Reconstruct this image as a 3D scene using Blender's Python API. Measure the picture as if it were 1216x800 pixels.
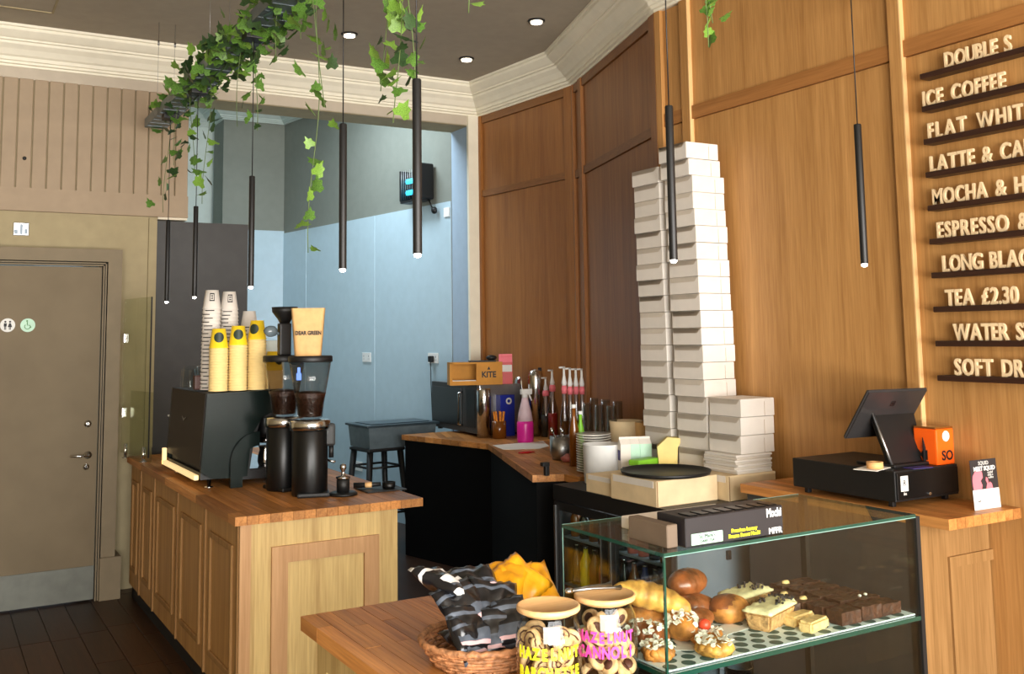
import bpy, bmesh, math, random
from mathutils import Vector, Matrix, noise
PI = math.pi
random.seed(7)
S = bpy.context.scene
C = S.collection
for o in list(bpy.data.objects): bpy.data.objects.remove(o)

# ------------------------------------------------------------------ camera
H = 1.62
FPX, CY = 1186.07, 272.07
YAW, PITCH, ROLL = .529578507, .104169852, -.0146470908
fw = Vector((math.sin(YAW)*math.cos(PITCH), math.cos(YAW)*math.cos(PITCH), math.sin(PITCH)))
rt = Vector((math.cos(YAW), -math.sin(YAW), 0)); up = rt.cross(fw)
rt2 = rt*math.cos(ROLL) + up*math.sin(ROLL); up2 = -rt*math.sin(ROLL) + up*math.cos(ROLL)
cam = bpy.data.objects.new('camera', bpy.data.cameras.new('camera')); C.objects.link(cam)
m = Matrix((rt2, up2, -fw)).transposed().to_4x4(); m.translation = (0, 0, H); cam.matrix_world = m
cam.data.sensor_width = 36; cam.data.lens = 36*FPX/1216
cam.data.shift_y = -(400-CY)/1216
cam.data.clip_start = .05
S.camera = cam
# ------------------------------------------------------------------ world, lights, exposure
S.view_settings.view_transform = 'Standard'; S.view_settings.look = 'None'
S.view_settings.gamma = 1; S.view_settings.exposure = 0.5
w = bpy.data.worlds.new('world'); S.world = w; w.use_nodes = True
w.node_tree.nodes['Background'].inputs[0].default_value = (.75, .85, 1, 1)
w.node_tree.nodes['Background'].inputs[1].default_value = .5
def area(name, loc, rot, sx, sy, power, col):
    l = bpy.data.lights.new(name, 'AREA'); l.shape = 'RECTANGLE'; l.size = sx; l.size_y = sy
    l.energy = power; l.color = col
    o = bpy.data.objects.new(name, l); C.objects.link(o); o.location = loc; o.rotation_euler = rot
    return o
area('shop_window_daylight', (.6, -5.5, 2.3), (PI/2, 0, 0), 9, 4.6, 1500, (1, .97, .93))
area('ceiling_fill_light', (.4, -4.2, .5), (PI/2+.6, 0, 0), 7, 1.6, 620, (1, .93, .83))  # added warm fill aimed upward to lift the ceiling and cornice
area('alcove_light', (2.75, 7.9, 4.0), (0, 0, 0), .6, 1.0, 47, (.78, .91, 1))
area('alcove_strip_light', (2.2, 7.55, 3.5), (0, 0, 0), .9, .12, 7, (.75, .9, 1))

def G(x, y, z):           # measured point of the photograph on a level plane
    d = rt2*((x-608)/FPX) - up2*((y-CY)/FPX) + fw
    return Vector((0, 0, H)) + d*((z-H)/d.z)
def onY(x, y, Y):
    d = rt2*((x-608)/FPX) - up2*((y-CY)/FPX) + fw
    return Vector((0, 0, H)) + d*(Y/d.y)
def onX(x, y, X):
    d = rt2*((x-608)/FPX) - up2*((y-CY)/FPX) + fw
    return Vector((0, 0, H)) + d*(X/d.x)
def depth(p): return (Vector(p)-Vector((0, 0, H))).dot(fw)
def spot(x, yb, yt, wpx, z):   # centre of an upright round thing standing on height z, its height and radius
    p = G(x, yb, z); r = wpx/2*depth(p)/FPX
    dirn = Vector((p.x, p.y, 0)).normalized(); c = p + dirn*r
    h = (yb-yt)*depth(c)/FPX/math.cos(PITCH)
    return Vector((c.x, c.y, z)), h, r

# ------------------------------------------------------------------ materials
def lin(c):
    return tuple(((v/255)/12.92 if v/255 <= .04045 else ((v/255+.055)/1.055)**2.4) for v in c)+(1,)
def base(name):
    mt = bpy.data.materials.new(name); mt.use_nodes = True
    nt = mt.node_tree; return mt, nt, nt.nodes['Principled BSDF']
def plain(name, col, rough=.5, metal=0, var=.06, scale=12, emit=0, coat=0, bump=0, spec=.5):
    mt, nt, b = base(name)
    b.inputs['Roughness'].default_value = rough; b.inputs['Metallic'].default_value = metal
    b.inputs['Specular IOR Level'].default_value = spec
    if coat: b.inputs['Coat Weight'].default_value = coat
    tc = nt.nodes.new('ShaderNodeTexCoord'); n = nt.nodes.new('ShaderNodeTexNoise')
    n.inputs['Scale'].default_value = scale; n.inputs['Detail'].default_value = 4
    nt.links.new(tc.outputs['Object'], n.inputs['Vector'])
    r = nt.nodes.new('ShaderNodeValToRGB'); c = lin(col)
    r.color_ramp.elements[0].color = tuple(max(0, v*(1-var*2)) for v in c[:3])+(1,)
    r.color_ramp.elements[1].color = tuple(min(1, v*(1+var*2)) for v in c[:3])+(1,)
    r.color_ramp.elements[0].position = .3; r.color_ramp.elements[1].position = .7
    nt.links.new(n.outputs['Fac'], r.inputs['Fac']); nt.links.new(r.outputs['Color'], b.inputs['Base Color'])
    if emit:
        b.inputs['Emission Color'].default_value = c; b.inputs['Emission Strength'].default_value = emit
    if bump:
        bp = nt.nodes.new('ShaderNodeBump'); bp.inputs['Strength'].default_value = bump; bp.inputs['Distance'].default_value = .01
        nt.links.new(n.outputs['Fac'], bp.inputs['Height']); nt.links.new(bp.outputs['Normal'], b.inputs['Normal'])
    return mt
def wood(name, c1, c2, axis='Z', rough=.45, vary=.0, fine=1.0, coat=0, spec=.5):
    mt, nt, b = base(name); L = nt.links.new; N = nt.nodes.new
    tc = N('ShaderNodeTexCoord'); oi = N('ShaderNodeObjectInfo')
    add = N('ShaderNodeVectorMath'); add.operation = 'ADD'
    cx = N('ShaderNodeVectorMath'); cx.operation = 'SCALE'; cx.inputs['Scale'].default_value = 17
    L(oi.outputs['Random'], cx.inputs[0]); L(tc.outputs['Object'], add.inputs[0]); L(cx.outputs[0], add.inputs[1])
    mp = N('ShaderNodeMapping'); s = {'X': (.6, 14, 14), 'Y': (14, .6, 14), 'Z': (14, 14, .6)}[axis]
    mp.inputs['Scale'].default_value = tuple(v*fine for v in s); L(add.outputs[0], mp.inputs['Vector'])
    n1 = N('ShaderNodeTexNoise'); n1.inputs['Scale'].default_value = 1; n1.inputs['Detail'].default_value = 3; n1.inputs['Distortion'].default_value = 1.2
    n2 = N('ShaderNodeTexNoise'); n2.inputs['Scale'].default_value = 9; n2.inputs['Detail'].default_value = 3
    L(mp.outputs[0], n1.inputs['Vector']); L(mp.outputs[0], n2.inputs['Vector'])
    mx = N('ShaderNodeMix'); mx.inputs[0].default_value = .45
    L(n1.outputs['Fac'], mx.inputs[2]); L(n2.outputs['Fac'], mx.inputs[3])
    r = N('ShaderNodeValToRGB'); r.color_ramp.elements[0].color = lin(c1); r.color_ramp.elements[1].color = lin(c2)
    r.color_ramp.elements[0].position = .32; r.color_ramp.elements[1].position = .68
    L(mx.outputs[0], r.inputs['Fac'])
    out = r.outputs['Color']
    if vary:
        hs = N('ShaderNodeHueSaturation'); mr = N('ShaderNodeMapRange')
        mr.inputs['To Min'].default_value = 1-vary; mr.inputs['To Max'].default_value = 1+vary
        L(oi.outputs['Random'], mr.inputs['Value']); L(mr.outputs[0], hs.inputs['Value']); L(out, hs.inputs['Color']); out = hs.outputs[0]
    L(out, b.inputs['Base Color']); b.inputs['Roughness'].default_value = rough
    b.inputs['Specular IOR Level'].default_value = spec
    if coat: b.inputs['Coat Weight'].default_value = coat; b.inputs['Coat Roughness'].default_value = .2
    bp = N('ShaderNodeBump'); bp.inputs['Strength'].default_value = .12; bp.inputs['Distance'].default_value = .004
    L(n2.outputs['Fac'], bp.inputs['Height']); L(bp.outputs[0], b.inputs['Normal'])
    return mt
def glass(name, tint=(1, 1, 1), ior=1.45, rough=.0, refl=1.0):
    mt = bpy.data.materials.new(name); mt.use_nodes = True; nt = mt.node_tree; nt.nodes.clear(); N = nt.nodes.new; L = nt.links.new
    o = N('ShaderNodeOutputMaterial'); mx = N('ShaderNodeMixShader'); t = N('ShaderNodeBsdfTransparent'); g = N('ShaderNodeBsdfGlossy')
    t.inputs[0].default_value = tuple(tint)+(1,); g.inputs['Roughness'].default_value = rough
    r0 = ((ior-1)/(ior+1))**2      # Schlick reflectance, the same from both sides of the pane
    f = N('ShaderNodeLayerWeight'); pw = N('ShaderNodeMath'); pw.operation = 'POWER'; pw.inputs[1].default_value = 5
    mu = N('ShaderNodeMath'); mu.operation = 'MULTIPLY_ADD'; mu.inputs[1].default_value = (1-r0)*refl; mu.inputs[2].default_value = r0*refl; mu.use_clamp = True
    L(f.outputs['Facing'], pw.inputs[0]); L(pw.outputs[0], mu.inputs[0]); L(mu.outputs[0], mx.inputs[0]); L(t.outputs[0], mx.inputs[1]); L(g.outputs[0], mx.inputs[2]); L(mx.outputs[0], o.inputs[0])
    return mt
M = dict(
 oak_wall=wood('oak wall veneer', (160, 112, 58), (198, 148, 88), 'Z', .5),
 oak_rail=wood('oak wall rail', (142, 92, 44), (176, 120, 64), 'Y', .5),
 oak_wall_shade=wood('oak wall veneer in shade', (134, 82, 36), (166, 110, 54), 'Z', .45),  # same oak veneer, shade of the angled walls put into a darker colour
 oak_rail_shade=wood('oak wall rail in shade', (118, 72, 32), (148, 98, 48), 'Y', .45),  # rail oak darkened for the same painted shade
 oak_lit_edge=wood('oak lit edge', (205, 160, 105), (228, 188, 132), 'Z', .5),  # paler oak, light on the stile edges put into the colour
 oak_panel=wood('pale oak panel', (168, 135, 80), (212, 182, 120), 'Z', .5),
 oak_mould=wood('rosy oak moulding', (166, 122, 78), (196, 152, 106), 'Z', .5),
 oak_panel2=wood('honey oak panel', (130, 94, 52), (166, 126, 78), 'Z', .6, spec=.25),
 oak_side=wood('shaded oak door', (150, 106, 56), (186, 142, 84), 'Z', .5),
 worktop=wood('oiled worktop stave', (154, 96, 46), (212, 148, 82), 'Y', .42, vary=.3, coat=.0, spec=.3),
 floor=wood('dark floor plank', (44, 27, 15), (70, 42, 24), 'Y', .4, vary=.3, spec=.3),
 subfloor=plain('dark sub floor', (28, 18, 12), .5),
 ceiling=plain('taupe ceiling', (168, 158, 140), .9, var=.02),
 cornice=plain('cream cornice paint', (238, 232, 212), .6, var=.015),
 cream=plain('cream paint', (225, 215, 192), .6, var=.02),
 band=plain('grey soffit paint', (190, 178, 160), .7, var=.02),
 bead=plain('dusty pink beige board paint', (160, 140, 115), .65, var=.025),
 olive=plain('olive taupe wall paint', (162, 148, 114), .75, var=.03),
 door=plain('taupe door paint', (118, 105, 84), .6, spec=.15, var=.04, scale=4),
 doorframe=plain('taupe frame paint', (128, 115, 93), .6, spec=.2, var=.03),
 kick=plain('brushed kick plate', (104, 106, 98), .5, .2),
 charcoal=plain('charcoal panel', (52, 51, 50), .55),
 black=plain('matt black', (15, 15, 16), .5),
 blackgloss=plain('gloss black', (9, 10, 11), .34, spec=.4),
 blackfront=plain('black counter front', (8, 8, 9), .7, spec=.12),
 alc_low=plain('pale blue wall sheet', (178, 200, 212), .25, var=.015, coat=.3),
 alc_up=plain('grey green wall', (124, 128, 120), .8, var=.02),
 alc_pale=plain('pale alcove wall', (200, 212, 208), .8, var=.02),
 alc_jamb=plain('jamb blue grey', (160, 178, 196), .6, var=.02),
 white=plain('white plastic', (232, 232, 230), .4, var=.02),
 ceramic=plain('white ceramic', (225, 222, 214), .18, var=.02, coat=.4),
 card=plain('white card', (222, 215, 206), .7, var=.02),
 cardflap=plain('white card flap', (214, 204, 190), .7, var=.02),
 paper=plain('paper', (240, 236, 226), .8, var=.02),
 kraft=plain('kraft paper', (214, 170, 112), .7, var=.05, scale=30),
 beige=plain('beige carton', (222, 198, 158), .7, var=.04),
 brown=plain('brown carton', (196, 134, 44), .7, var=.05),
 brownin=plain('carton inside', (150, 116, 78), .8),
 yellow=plain('yellow cup', (252, 214, 40), .5, var=.03),
 yellowrim=plain('pale yellow cup rim', (240, 212, 144), .5, var=.04),
 yellow2=plain('yellow plastic', (226, 204, 120), .5),
 steel=plain('polished steel', (205, 205, 205), .16, 1, var=.04),
 brushed=plain('brushed steel', (165, 165, 165), .35, 1, var=.05),
 tray=plain('galvanised cable tray', (125, 135, 140), .45, .8, var=.06),
 machine=plain('dark green grey enamel', (18, 27, 25), .25, spec=.12),
 machine_back=plain('umber machine back', (36, 27, 20), .4, spec=.15),
 led=plain('lit strip', (255, 222, 160), .5, emit=.55, var=0),
 tip=plain('lit lamp tip', (255, 250, 238), .5, emit=14, var=0),
 downl=plain('lit downlight', (255, 240, 212), .5, emit=9, var=0),
 uv=plain('lit blue tube', (60, 210, 255), .5, emit=1.7, var=0),
 beans=plain('coffee beans', (52, 30, 20), .35, var=.35, scale=90, bump=.6),
 leaf=plain('ivy leaf', (84, 122, 48), .45, var=.35, scale=18),
 leaf2=plain('ivy leaf light', (116, 156, 60), .45, var=.3, scale=25),
 leaf3=plain('ivy leaf dark', (46, 72, 36), .45, var=.3, scale=18),
 stem=plain('ivy stem', (92, 112, 62), .6),
 darkwood=wood('dark walnut ledge', (38, 20, 14), (62, 34, 22), 'Y', .4),
 letter=plain('pale birch letter', (236, 208, 164), .6, var=.05),
 letterside=plain('pale birch letter', (236, 208, 164), .6),
 orange=plain('orange tin', (250, 98, 14), .35, var=.02, coat=.2),
 pink=plain('pink liquid', (232, 40, 165), .3, var=.03),
 hotpink=plain('pink marker', (240, 70, 160), .5, var=0),
 acid=plain('yellow marker', (238, 232, 40), .5, var=0),
 coral=plain('coral print', (240, 122, 134), .6, var=.03),
 red=plain('red print', (196, 30, 34), .45, var=.04),
 blue=plain('blue print', (24, 42, 150), .4, var=.04),
 blue2=plain('blue tag', (40, 110, 220), .4),
 green=plain('green plastic', (130, 200, 50), .45),
 mint=plain('mint print', (176, 214, 190), .5, var=.06),
 dotgreen=plain('dark green print', (62, 96, 92), .6, var=.03),
 liner=plain('pale blue white liner', (222, 236, 238), .55, var=.02),
 text_black=plain('black print', (20, 18, 18), .6, var=0),
 text_white=plain('white print', (222, 222, 218), .6, var=0),
 grey=plain('grey sheet metal', (112, 122, 130), .5, var=.03),
 bin=plain('smoky plastic bin', (92, 104, 110), .25, var=.08),
 binlid=plain('dark bin lid', (48, 62, 70), .3),
 wicker=plain('wicker', (176, 122, 80), .6, var=.3, scale=60, bump=.6),
 bagblack=plain('black crisp bag', (20, 20, 24), .28, var=.3, scale=20, coat=.3),
 baggrey=plain('slate bag print', (84, 92, 104), .35, var=.2, scale=30),
 bagpink=plain('pale pink bag print', (214, 176, 178), .45, var=.1),
 bagorange=plain('orange crisp bag', (244, 160, 20), .35, var=.15, scale=16, coat=.2),
 lidwood=wood('bamboo lid', (216, 164, 104), (240, 196, 138), 'X', .45),
 pastry=plain('baked pastry', (200, 128, 58), .5, var=.3, scale=22, bump=.5),
 pastry_lt=plain('golden pastry', (222, 152, 70), .5, var=.3, scale=26, bump=.4),
 pastry_dk=plain('dark glazed pastry', (142, 76, 38), .35, var=.3, scale=22, bump=.5, coat=.3),
 almond=plain('almond flake', (244, 232, 214), .6, var=.08),
 sponge=plain('baked sponge', (196, 150, 96), .8, var=.2, scale=80, bump=.6),
 cream_ice=plain('butter icing', (244, 230, 178), .5, var=.06, scale=60, bump=.4),
 crumb=plain('dark biscuit crumb', (50, 44, 44), .7, var=.3),
 brownie=plain('brownie', (66, 36, 22), .5, var=.35, scale=50, bump=.5),
 shortbread=plain('shortbread', (232, 196, 132), .7, var=.12, scale=60, bump=.4),
 straw=plain('strawberry', (232, 70, 44), .35, var=.1),
 biscuit=plain('pale biscuit', (226, 184, 130), .7, var=.2, scale=50, bump=.4),
 choc=plain('chocolate biscuit', (92, 52, 36), .6, var=.2),
 purple=plain('purple paper', (62, 56, 120), .6),
 tape=plain('masking tape', (226, 172, 110), .6),
 pane=glass('clear glass', (.93, .97, .95)),
 pane_top=glass('table glass', (.86, .93, .9), 1.5),
 screen_glass=glass('screen glass', (.9, .92, .86), 1.5, .0, .45),
 vessel=glass('vessel glass', (.93, .95, .95), 1.3, .02, 1.2),
 vessel2=glass('bottle glass', (.66, .66, .62), 1.5, .03, 2.5),
 milky=plain('milky plastic', (226, 202, 208), .4),
 vessel3=glass('tumbler glass', (.84, .86, .86), 1.5, .02, 1.8),
 smoke=glass('smoked plastic', (.82, .8, .78), 1.4, .03),
 glassedge=plain('green glass edge', (24, 66, 54), .12, coat=.5),
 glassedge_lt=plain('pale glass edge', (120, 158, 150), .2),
 fridgein=plain('fridge interior', (36, 44, 48), .5),
 bottle_am=plain('amber bottle', (120, 68, 18), .15, coat=.4),
 bottle_ye=plain('yellow bottle', (214, 196, 36), .2, coat=.4),
 bottle_gr=plain('dark bottle', (18, 30, 26), .15, coat=.4),
 bottle_co=plain('pink bottle', (196, 108, 98), .25, coat=.3),
 bottle_bl=plain('navy can', (22, 52, 120), .3, coat=.3),
)
# ------------------------------------------------------------------ mesh helpers
def nb(): return bmesh.new()
def box(bm, x0, x1, y0, y1, z0, z1, mi=0):
    v = [bm.verts.new((x, y, z)) for z in (z0, z1) for y in (y0, y1) for x in (x0, x1)]
    for f in ((0, 2, 3, 1), (4, 5, 7, 6), (0, 1, 5, 4), (2, 6, 7, 3), (0, 4, 6, 2), (1, 3, 7, 5)):
        bm.faces.new([v[i] for i in f]).material_index = mi
    return v
def rbox(bm, x0, x1, y0, y1, z0, z1, r=.005, seg=2, mi=0):
    t = nb(); box(t, x0, x1, y0, y1, z0, z1)
    bmesh.ops.bevel(t, geom=t.edges[:], offset=r, segments=seg, affect='EDGES', profile=.6)
    merge(bm, t, mi=mi)
def merge(bm, t, mat=None, mi=0):
    if mat is not None: bmesh.ops.transform(t, matrix=mat, verts=t.verts[:])
    mp = {v: bm.verts.new(v.co) for v in t.verts}
    for f in t.faces:
        try: nf = bm.faces.new([mp[v] for v in f.verts]); nf.material_index = mi or f.material_index; nf.smooth = f.smooth
        except ValueError: pass
    t.free()
def lathe(bm, prof, cx=0, cy=0, seg=24, mi=0, cap=True, a0=0, a1=2*PI):
    full = abs(a1-a0-2*PI) < 1e-6; n = seg if full else seg+1
    rings = [[bm.verts.new((cx+r*math.cos(a0+(a1-a0)*k/seg), cy+r*math.sin(a0+(a1-a0)*k/seg), z)) for k in range(n)] for r, z in prof]
    for a, b in zip(rings, rings[1:]):
        for k in range(seg):
            f = bm.faces.new((a[k], a[(k+1) % n], b[(k+1) % n], b[k])); f.material_index = mi; f.smooth = True
    if cap and full:
        bm.faces.new(rings[0][::-1]).material_index = mi; bm.faces.new(rings[-1]).material_index = mi
def tube(bm, pts, r, seg=8, mi=0, cap=True):
    pts = [Vector(p) for p in pts]; rs = r if isinstance(r, (list, tuple)) else [r]*len(pts); rings = []
    for i, p in enumerate(pts):
        d = (pts[min(i+1, len(pts)-1)]-pts[max(i-1, 0)]).normalized()
        a = d.cross(Vector((0, 0, 1)))
        if a.length < .05: a = d.cross(Vector((1, 0, 0)))
        a.normalize(); b = d.cross(a)
        rings.append([bm.verts.new(p+(a*math.cos(t)+b*math.sin(t))*rs[i]) for t in [2*PI*k/seg for k in range(seg)]])
    for a, b in zip(rings, rings[1:]):
        for k in range(seg):
            f = bm.faces.new((a[k], a[(k+1) % seg], b[(k+1) % seg], b[k])); f.material_index = mi; f.smooth = True
    if cap:
        bm.faces.new(rings[0][::-1]).material_index = mi; bm.faces.new(rings[-1]).material_index = mi
def prism(bm, poly, z0, z1, mi=0, mat=None):
    t = nb(); a = [t.verts.new((x, y, z0)) for x, y in poly]; b = [t.verts.new((x, y, z1)) for x, y in poly]; n = len(poly)
    t.faces.new(a[::-1]); t.faces.new(b)
    for k in range(n): t.faces.new((a[k], a[(k+1) % n], b[(k+1) % n], b[k]))
    merge(bm, t, mat, mi)
def blob(bm, c, r, amp=.1, fr=3, seg=14, rings=9, mi=0, seed=0, flat=None):
    t = nb(); bmesh.ops.create_uvsphere(t, u_segments=seg, v_segments=rings, radius=1)
    for v in t.verts:
        k = 1+amp*noise.noise(v.co*fr+Vector((seed*3.1, seed, 0)))
        v.co = Vector((v.co.x*r[0]*k, v.co.y*r[1]*k, v.co.z*r[2]*k))
        if flat is not None and v.co.z < flat: v.co.z = flat
        v.co += Vector(c)
    for f in t.faces: f.smooth = True
    merge(bm, t, mi=mi)
def obj(name, bm, mats, parent=None, label=None, recalc=True):
    if recalc: bmesh.ops.recalc_face_normals(bm, faces=bm.faces[:])
    me = bpy.data.meshes.new(name); bm.to_mesh(me); bm.free()
    for mt in (mats if isinstance(mats, (list, tuple)) else [mats]): me.materials.append(M[mt] if isinstance(mt, str) else mt)
    o = bpy.data.objects.new(name, me); C.objects.link(o)
    if parent: o.parent = parent
    if label: o['label'] = label
    return o
def tag(o, label, cat, group=None):
    o['label'] = label; o['category'] = cat
    if group: o['group'] = group
    return o
def thing(name, label, cat, loc=(0, 0, 0), rotz=0, group=None, rot=None):
    o = bpy.data.objects.new(name, None); C.objects.link(o); o.empty_display_size = .05
    o.location = loc; o.rotation_euler = rot or (0, 0, rotz)
    return tag(o, label, cat, group)
def struct(name, bm, mat, parent=None):
    o = obj(name, bm, mat, parent)
    if not parent: o['kind'] = 'structure'
    return o
def kids(o): return [c for c in bpy.data.objects if c.parent == o]
def dup(root, loc, rot=None, label=None, group=None, ch=None):
    r = root.copy(); C.objects.link(r); r.location = loc
    if rot is not None: r.rotation_euler = rot if not isinstance(rot, (int, float)) else (0, 0, rot)
    if label: r['label'] = label
    if group: r['group'] = group
    for c in (ch if ch is not None else kids(root)):
        d = c.copy(); C.objects.link(d); d.parent = r
    return r
_tc = {}
def textmesh(s, size=.1, ext=0, off=0, align='LEFT', sp=1.0):
    key = (s, size, ext, off, align, sp)
    if key in _tc: return _tc[key]
    cu = bpy.data.curves.new('lettering', 'FONT'); cu.body = s; cu.size = size; cu.extrude = ext; cu.offset = off
    cu.align_x = align; cu.resolution_u = 3; cu.space_character = sp
    o = bpy.data.objects.new('lettering', cu); C.objects.link(o)
    me = bpy.data.meshes.new_from_object(o.evaluated_get(bpy.context.evaluated_depsgraph_get()))
    me.name = 'lettering'; me.materials.clear()
    bpy.data.objects.remove(o); _tc[key] = me
    return me
def lettering(s, size, mat, parent, loc, rot, ext=.0005, off=0, align='CENTER', sx=1, name='lettering', sp=1.0):
    me = textmesh(s, size, ext, off, align, sp).copy(); me.materials.append(M[mat])
    o = bpy.data.objects.new(name, me); C.objects.link(o); o.parent = parent
    o.location = loc; o.rotation_euler = rot; o.scale = (sx, 1, 1)
    return o
ORD = ['top', 'second', 'third', 'fourth', 'fifth', 'sixth', 'seventh', 'eighth', 'ninth', 'tenth', 'eleventh', 'twelfth', 'thirteenth',
       'fourteenth', 'fifteenth', 'sixteenth', 'seventeenth', 'eighteenth', 'nineteenth', 'twentieth', 'twenty-first', 'twenty-second', 'twenty-third']
def ordl(k): return 'topmost' if k == 0 else ORD[k]+' from top'

# ================================================================== SETTING
CZ = 3.62; YW = 7.1; XW = 3.46
P0, P1, P2 = Vector((3.85, 7.1)), Vector((3.96, 5.86)), Vector((3.46, 4.27))
# floor with planks
bm = nb(); box(bm, -2.8, 4.6, -2.8, 11.6, -.06, -.012); floor = struct('floor', bm, 'subfloor')
pm = {}
for i in range(16):
    x0 = -1.15+.15*i
    y = 3.9+random.random()*.5
    while y < 7.0:
        ln = random.choice((.6, .8, 1.0)); 
        if ln not in pm:
            bm = nb(); rbox(bm, .0015, .1485, .0015, ln-.0015, -.012, 0, .0015, 1); pm[ln] = obj('plank', bm, 'floor', floor); o = pm[ln]
        else: o = pm[ln].copy(); C.objects.link(o)
        o.location = (x0, y, random.uniform(-.0008, 0)); y += ln
bm = nb()
for a in ((-2.8, -1.152, -2.8, 11.6), (-1.152, 1.25, -2.8, 3.89), (1.252, 4.6, -2.8, 11.6)): box(bm, a[0], a[1], a[2], a[3], -.012, -.001)
o = obj('plank_surface', bm, 'floor', floor)
# ceiling
bm = nb(); box(bm, -2.8, 4.4, -2.8, 7.12, CZ, CZ+.1); ceil = struct('ceiling', bm, 'ceiling')
bm = nb()
a = G(0, 11, CZ); b = G(64, 15, CZ); x1 = b.x; y0 = b.y
for s in ((x1-.7, x1, y0, y0+.012), (x1-.012, x1, y0-.6, y0), (x1-.7, x1, y0-.6, y0-.588), (x1-.7, x1-.688, y0-.6, y0)):
    box(bm, s[0], s[1], s[2], s[3], CZ-.006, CZ+.002)
obj('hatch_rim', bm, 'olive', ceil)
# rear and left walls, shop window behind the camera
bm = nb(); box(bm, -2.8, -2.7, -2.8, 7.1, 0, CZ); struct('wall_left', bm, 'olive')
bm = nb(); box(bm, -2.8, 3.46, -2.8, -2.7, 0, .5); box(bm, -2.8, 3.46, -2.8, -2.7, 3.0, CZ); box(bm, -2.8, -2.1, -2.8, -2.7, .5, 3); box(bm, 3.3, 3.46, -2.8, -2.7, .5, 3)
struct('wall_front', bm, 'olive')
bm = nb()
for x in (-2.1, -.3, 1.5, 3.24): box(bm, x, x+.06, -2.78, -2.72, .5, 3)
struct('window_1', bm, 'charcoal')
# door wall (back wall) with the alcove opening
DX0, DX1, DTOP = .05, .98, 2.09
OPX0 = 1.33
bm = nb()
box(bm, -2.7, -.02, YW, YW+.2, 0, 3.39); box(bm, -.02, 1.0, YW, YW+.2, 2.12, 3.39); box(bm, 1.0, 1.335, YW, YW+.2, 0, 3.39)
box(bm, 1.335, 1.535, YW, YW+.2, 2.44, 3.39)
box(bm, 1.535, 3.752, YW, YW+.3, 3.31, CZ)     # header over opening
wb = struct('wall_back', bm, 'olive')
bm = nb(); box(bm, -2.7, 3.752, YW-.012, YW, 3.315, 3.395); obj('frieze_band', bm, 'band', wb)
bm = nb(); box(bm, -2.7, 1.535, YW-.03, YW, 2.45, 2.6); box(bm, -2.7, 1.535, YW-.036, YW, 2.452, 2.462); obj('frieze_rail', bm, 'bead', wb)
bt = nb(); rbox(bt, .003, .087, -.02, 0, 2.595, 3.318, .004, 1); bo = obj('board', bt, 'bead', wb); k = 0
x = 1.535-.09
while x > -.6:
    o = bo if k == 0 else bo.copy()
    if k: C.objects.link(o)
    o.location = (x, YW, 0); x -= .09; k += 1
bm = nb(); box(bm, -2.7, x+.09, YW-.016, YW, 2.595, 3.318); obj('board_field', bm, 'bead', wb)
bm = nb(); p = onY(29, 188, YW-.02); lathe(bm, [(.012, 0), (.012, .012), (.004, .016)], seg=10)
o = obj('peg', bm, 'black', wb); o.location = p; o.rotation_euler = (PI/2, 0, 0)
bm = nb(); box(bm, 1.34, 1.535, YW-.012, YW+.2, 2.435, 2.452); obj('ledge', bm, 'cream', wb)
bm = nb(); box(bm, 1.282, 1.335, YW-.02, YW, .9, 2.44); obj('end_post', bm, 'olive', wb)
# door surround (stands proud of the wall)
YF = 6.88
bm = nb()
box(bm, 1.0, 1.085, YF, YW, 0, 2.2); box(bm, -.3, 1.0, YF, YW, 2.12, 2.2); box(bm, -.3, .0, YF, YW, 0, 2.12)
box(bm, .995, 1.12, YF-.02, YW, 0, .26)
tr = struct('trim_1', bm, 'doorframe')
bm = nb()
for q in (.0, .014, .028):
    box(bm, .972+q, .98+q, YF+.005+q*.3, YF+.04, .0, 2.1+q); box(bm, .0, .98+q, YF+.005+q*.3, YF+.04, 2.092+q, 2.1+q)
obj('moulding', bm, 'doorframe', tr)
bm = nb(); box(bm, .03, .965, 6.9, 6.94, .012, 2.085); dr = struct('door_1', bm, 'door')
bm = nb(); box(bm, .03, .965, 6.892, 6.9, .012, .215); obj('kick_plate', bm, 'kick', dr)
bm = nb(); p = onY(104, 540, 6.9)
def yl(bm, x, z, prof, seg=20, mi=0):      # lathe along -Y starting on the door face
    t = nb(); lathe(t, prof, seg=seg); merge(bm, t, Matrix.Translation((x, 6.9, z)) @ Matrix.Rotation(PI/2, 4, 'X'), mi)
yl(bm, p.x, p.z, [(.024, 0), (.024, .008), (.01, .01), (.01, .045), (.0, .046)])
tube(bm, [(p.x, 6.857, p.z), (p.x-.05, 6.855, p.z), (p.x-.105, 6.858, p.z+.002)], .008)
obj('door_handle', bm, 'steel', dr)
for (x, y, rr) in ((104, 503, .022), (102, 554, .019)):
    p = onY(x, y, 6.9); bm = nb(); yl(bm, p.x, p.z, [(rr, 0), (rr, .007), (rr*.5, .009), (rr*.4, .012)]); q = obj('lock_rose', bm, 'steel', dr)
    bm = nb(); box(bm, p.x-.003, p.x+.003, 6.886, 6.89, p.z-.008, p.z+.008); obj('keyhole', bm, 'black', q)
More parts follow.
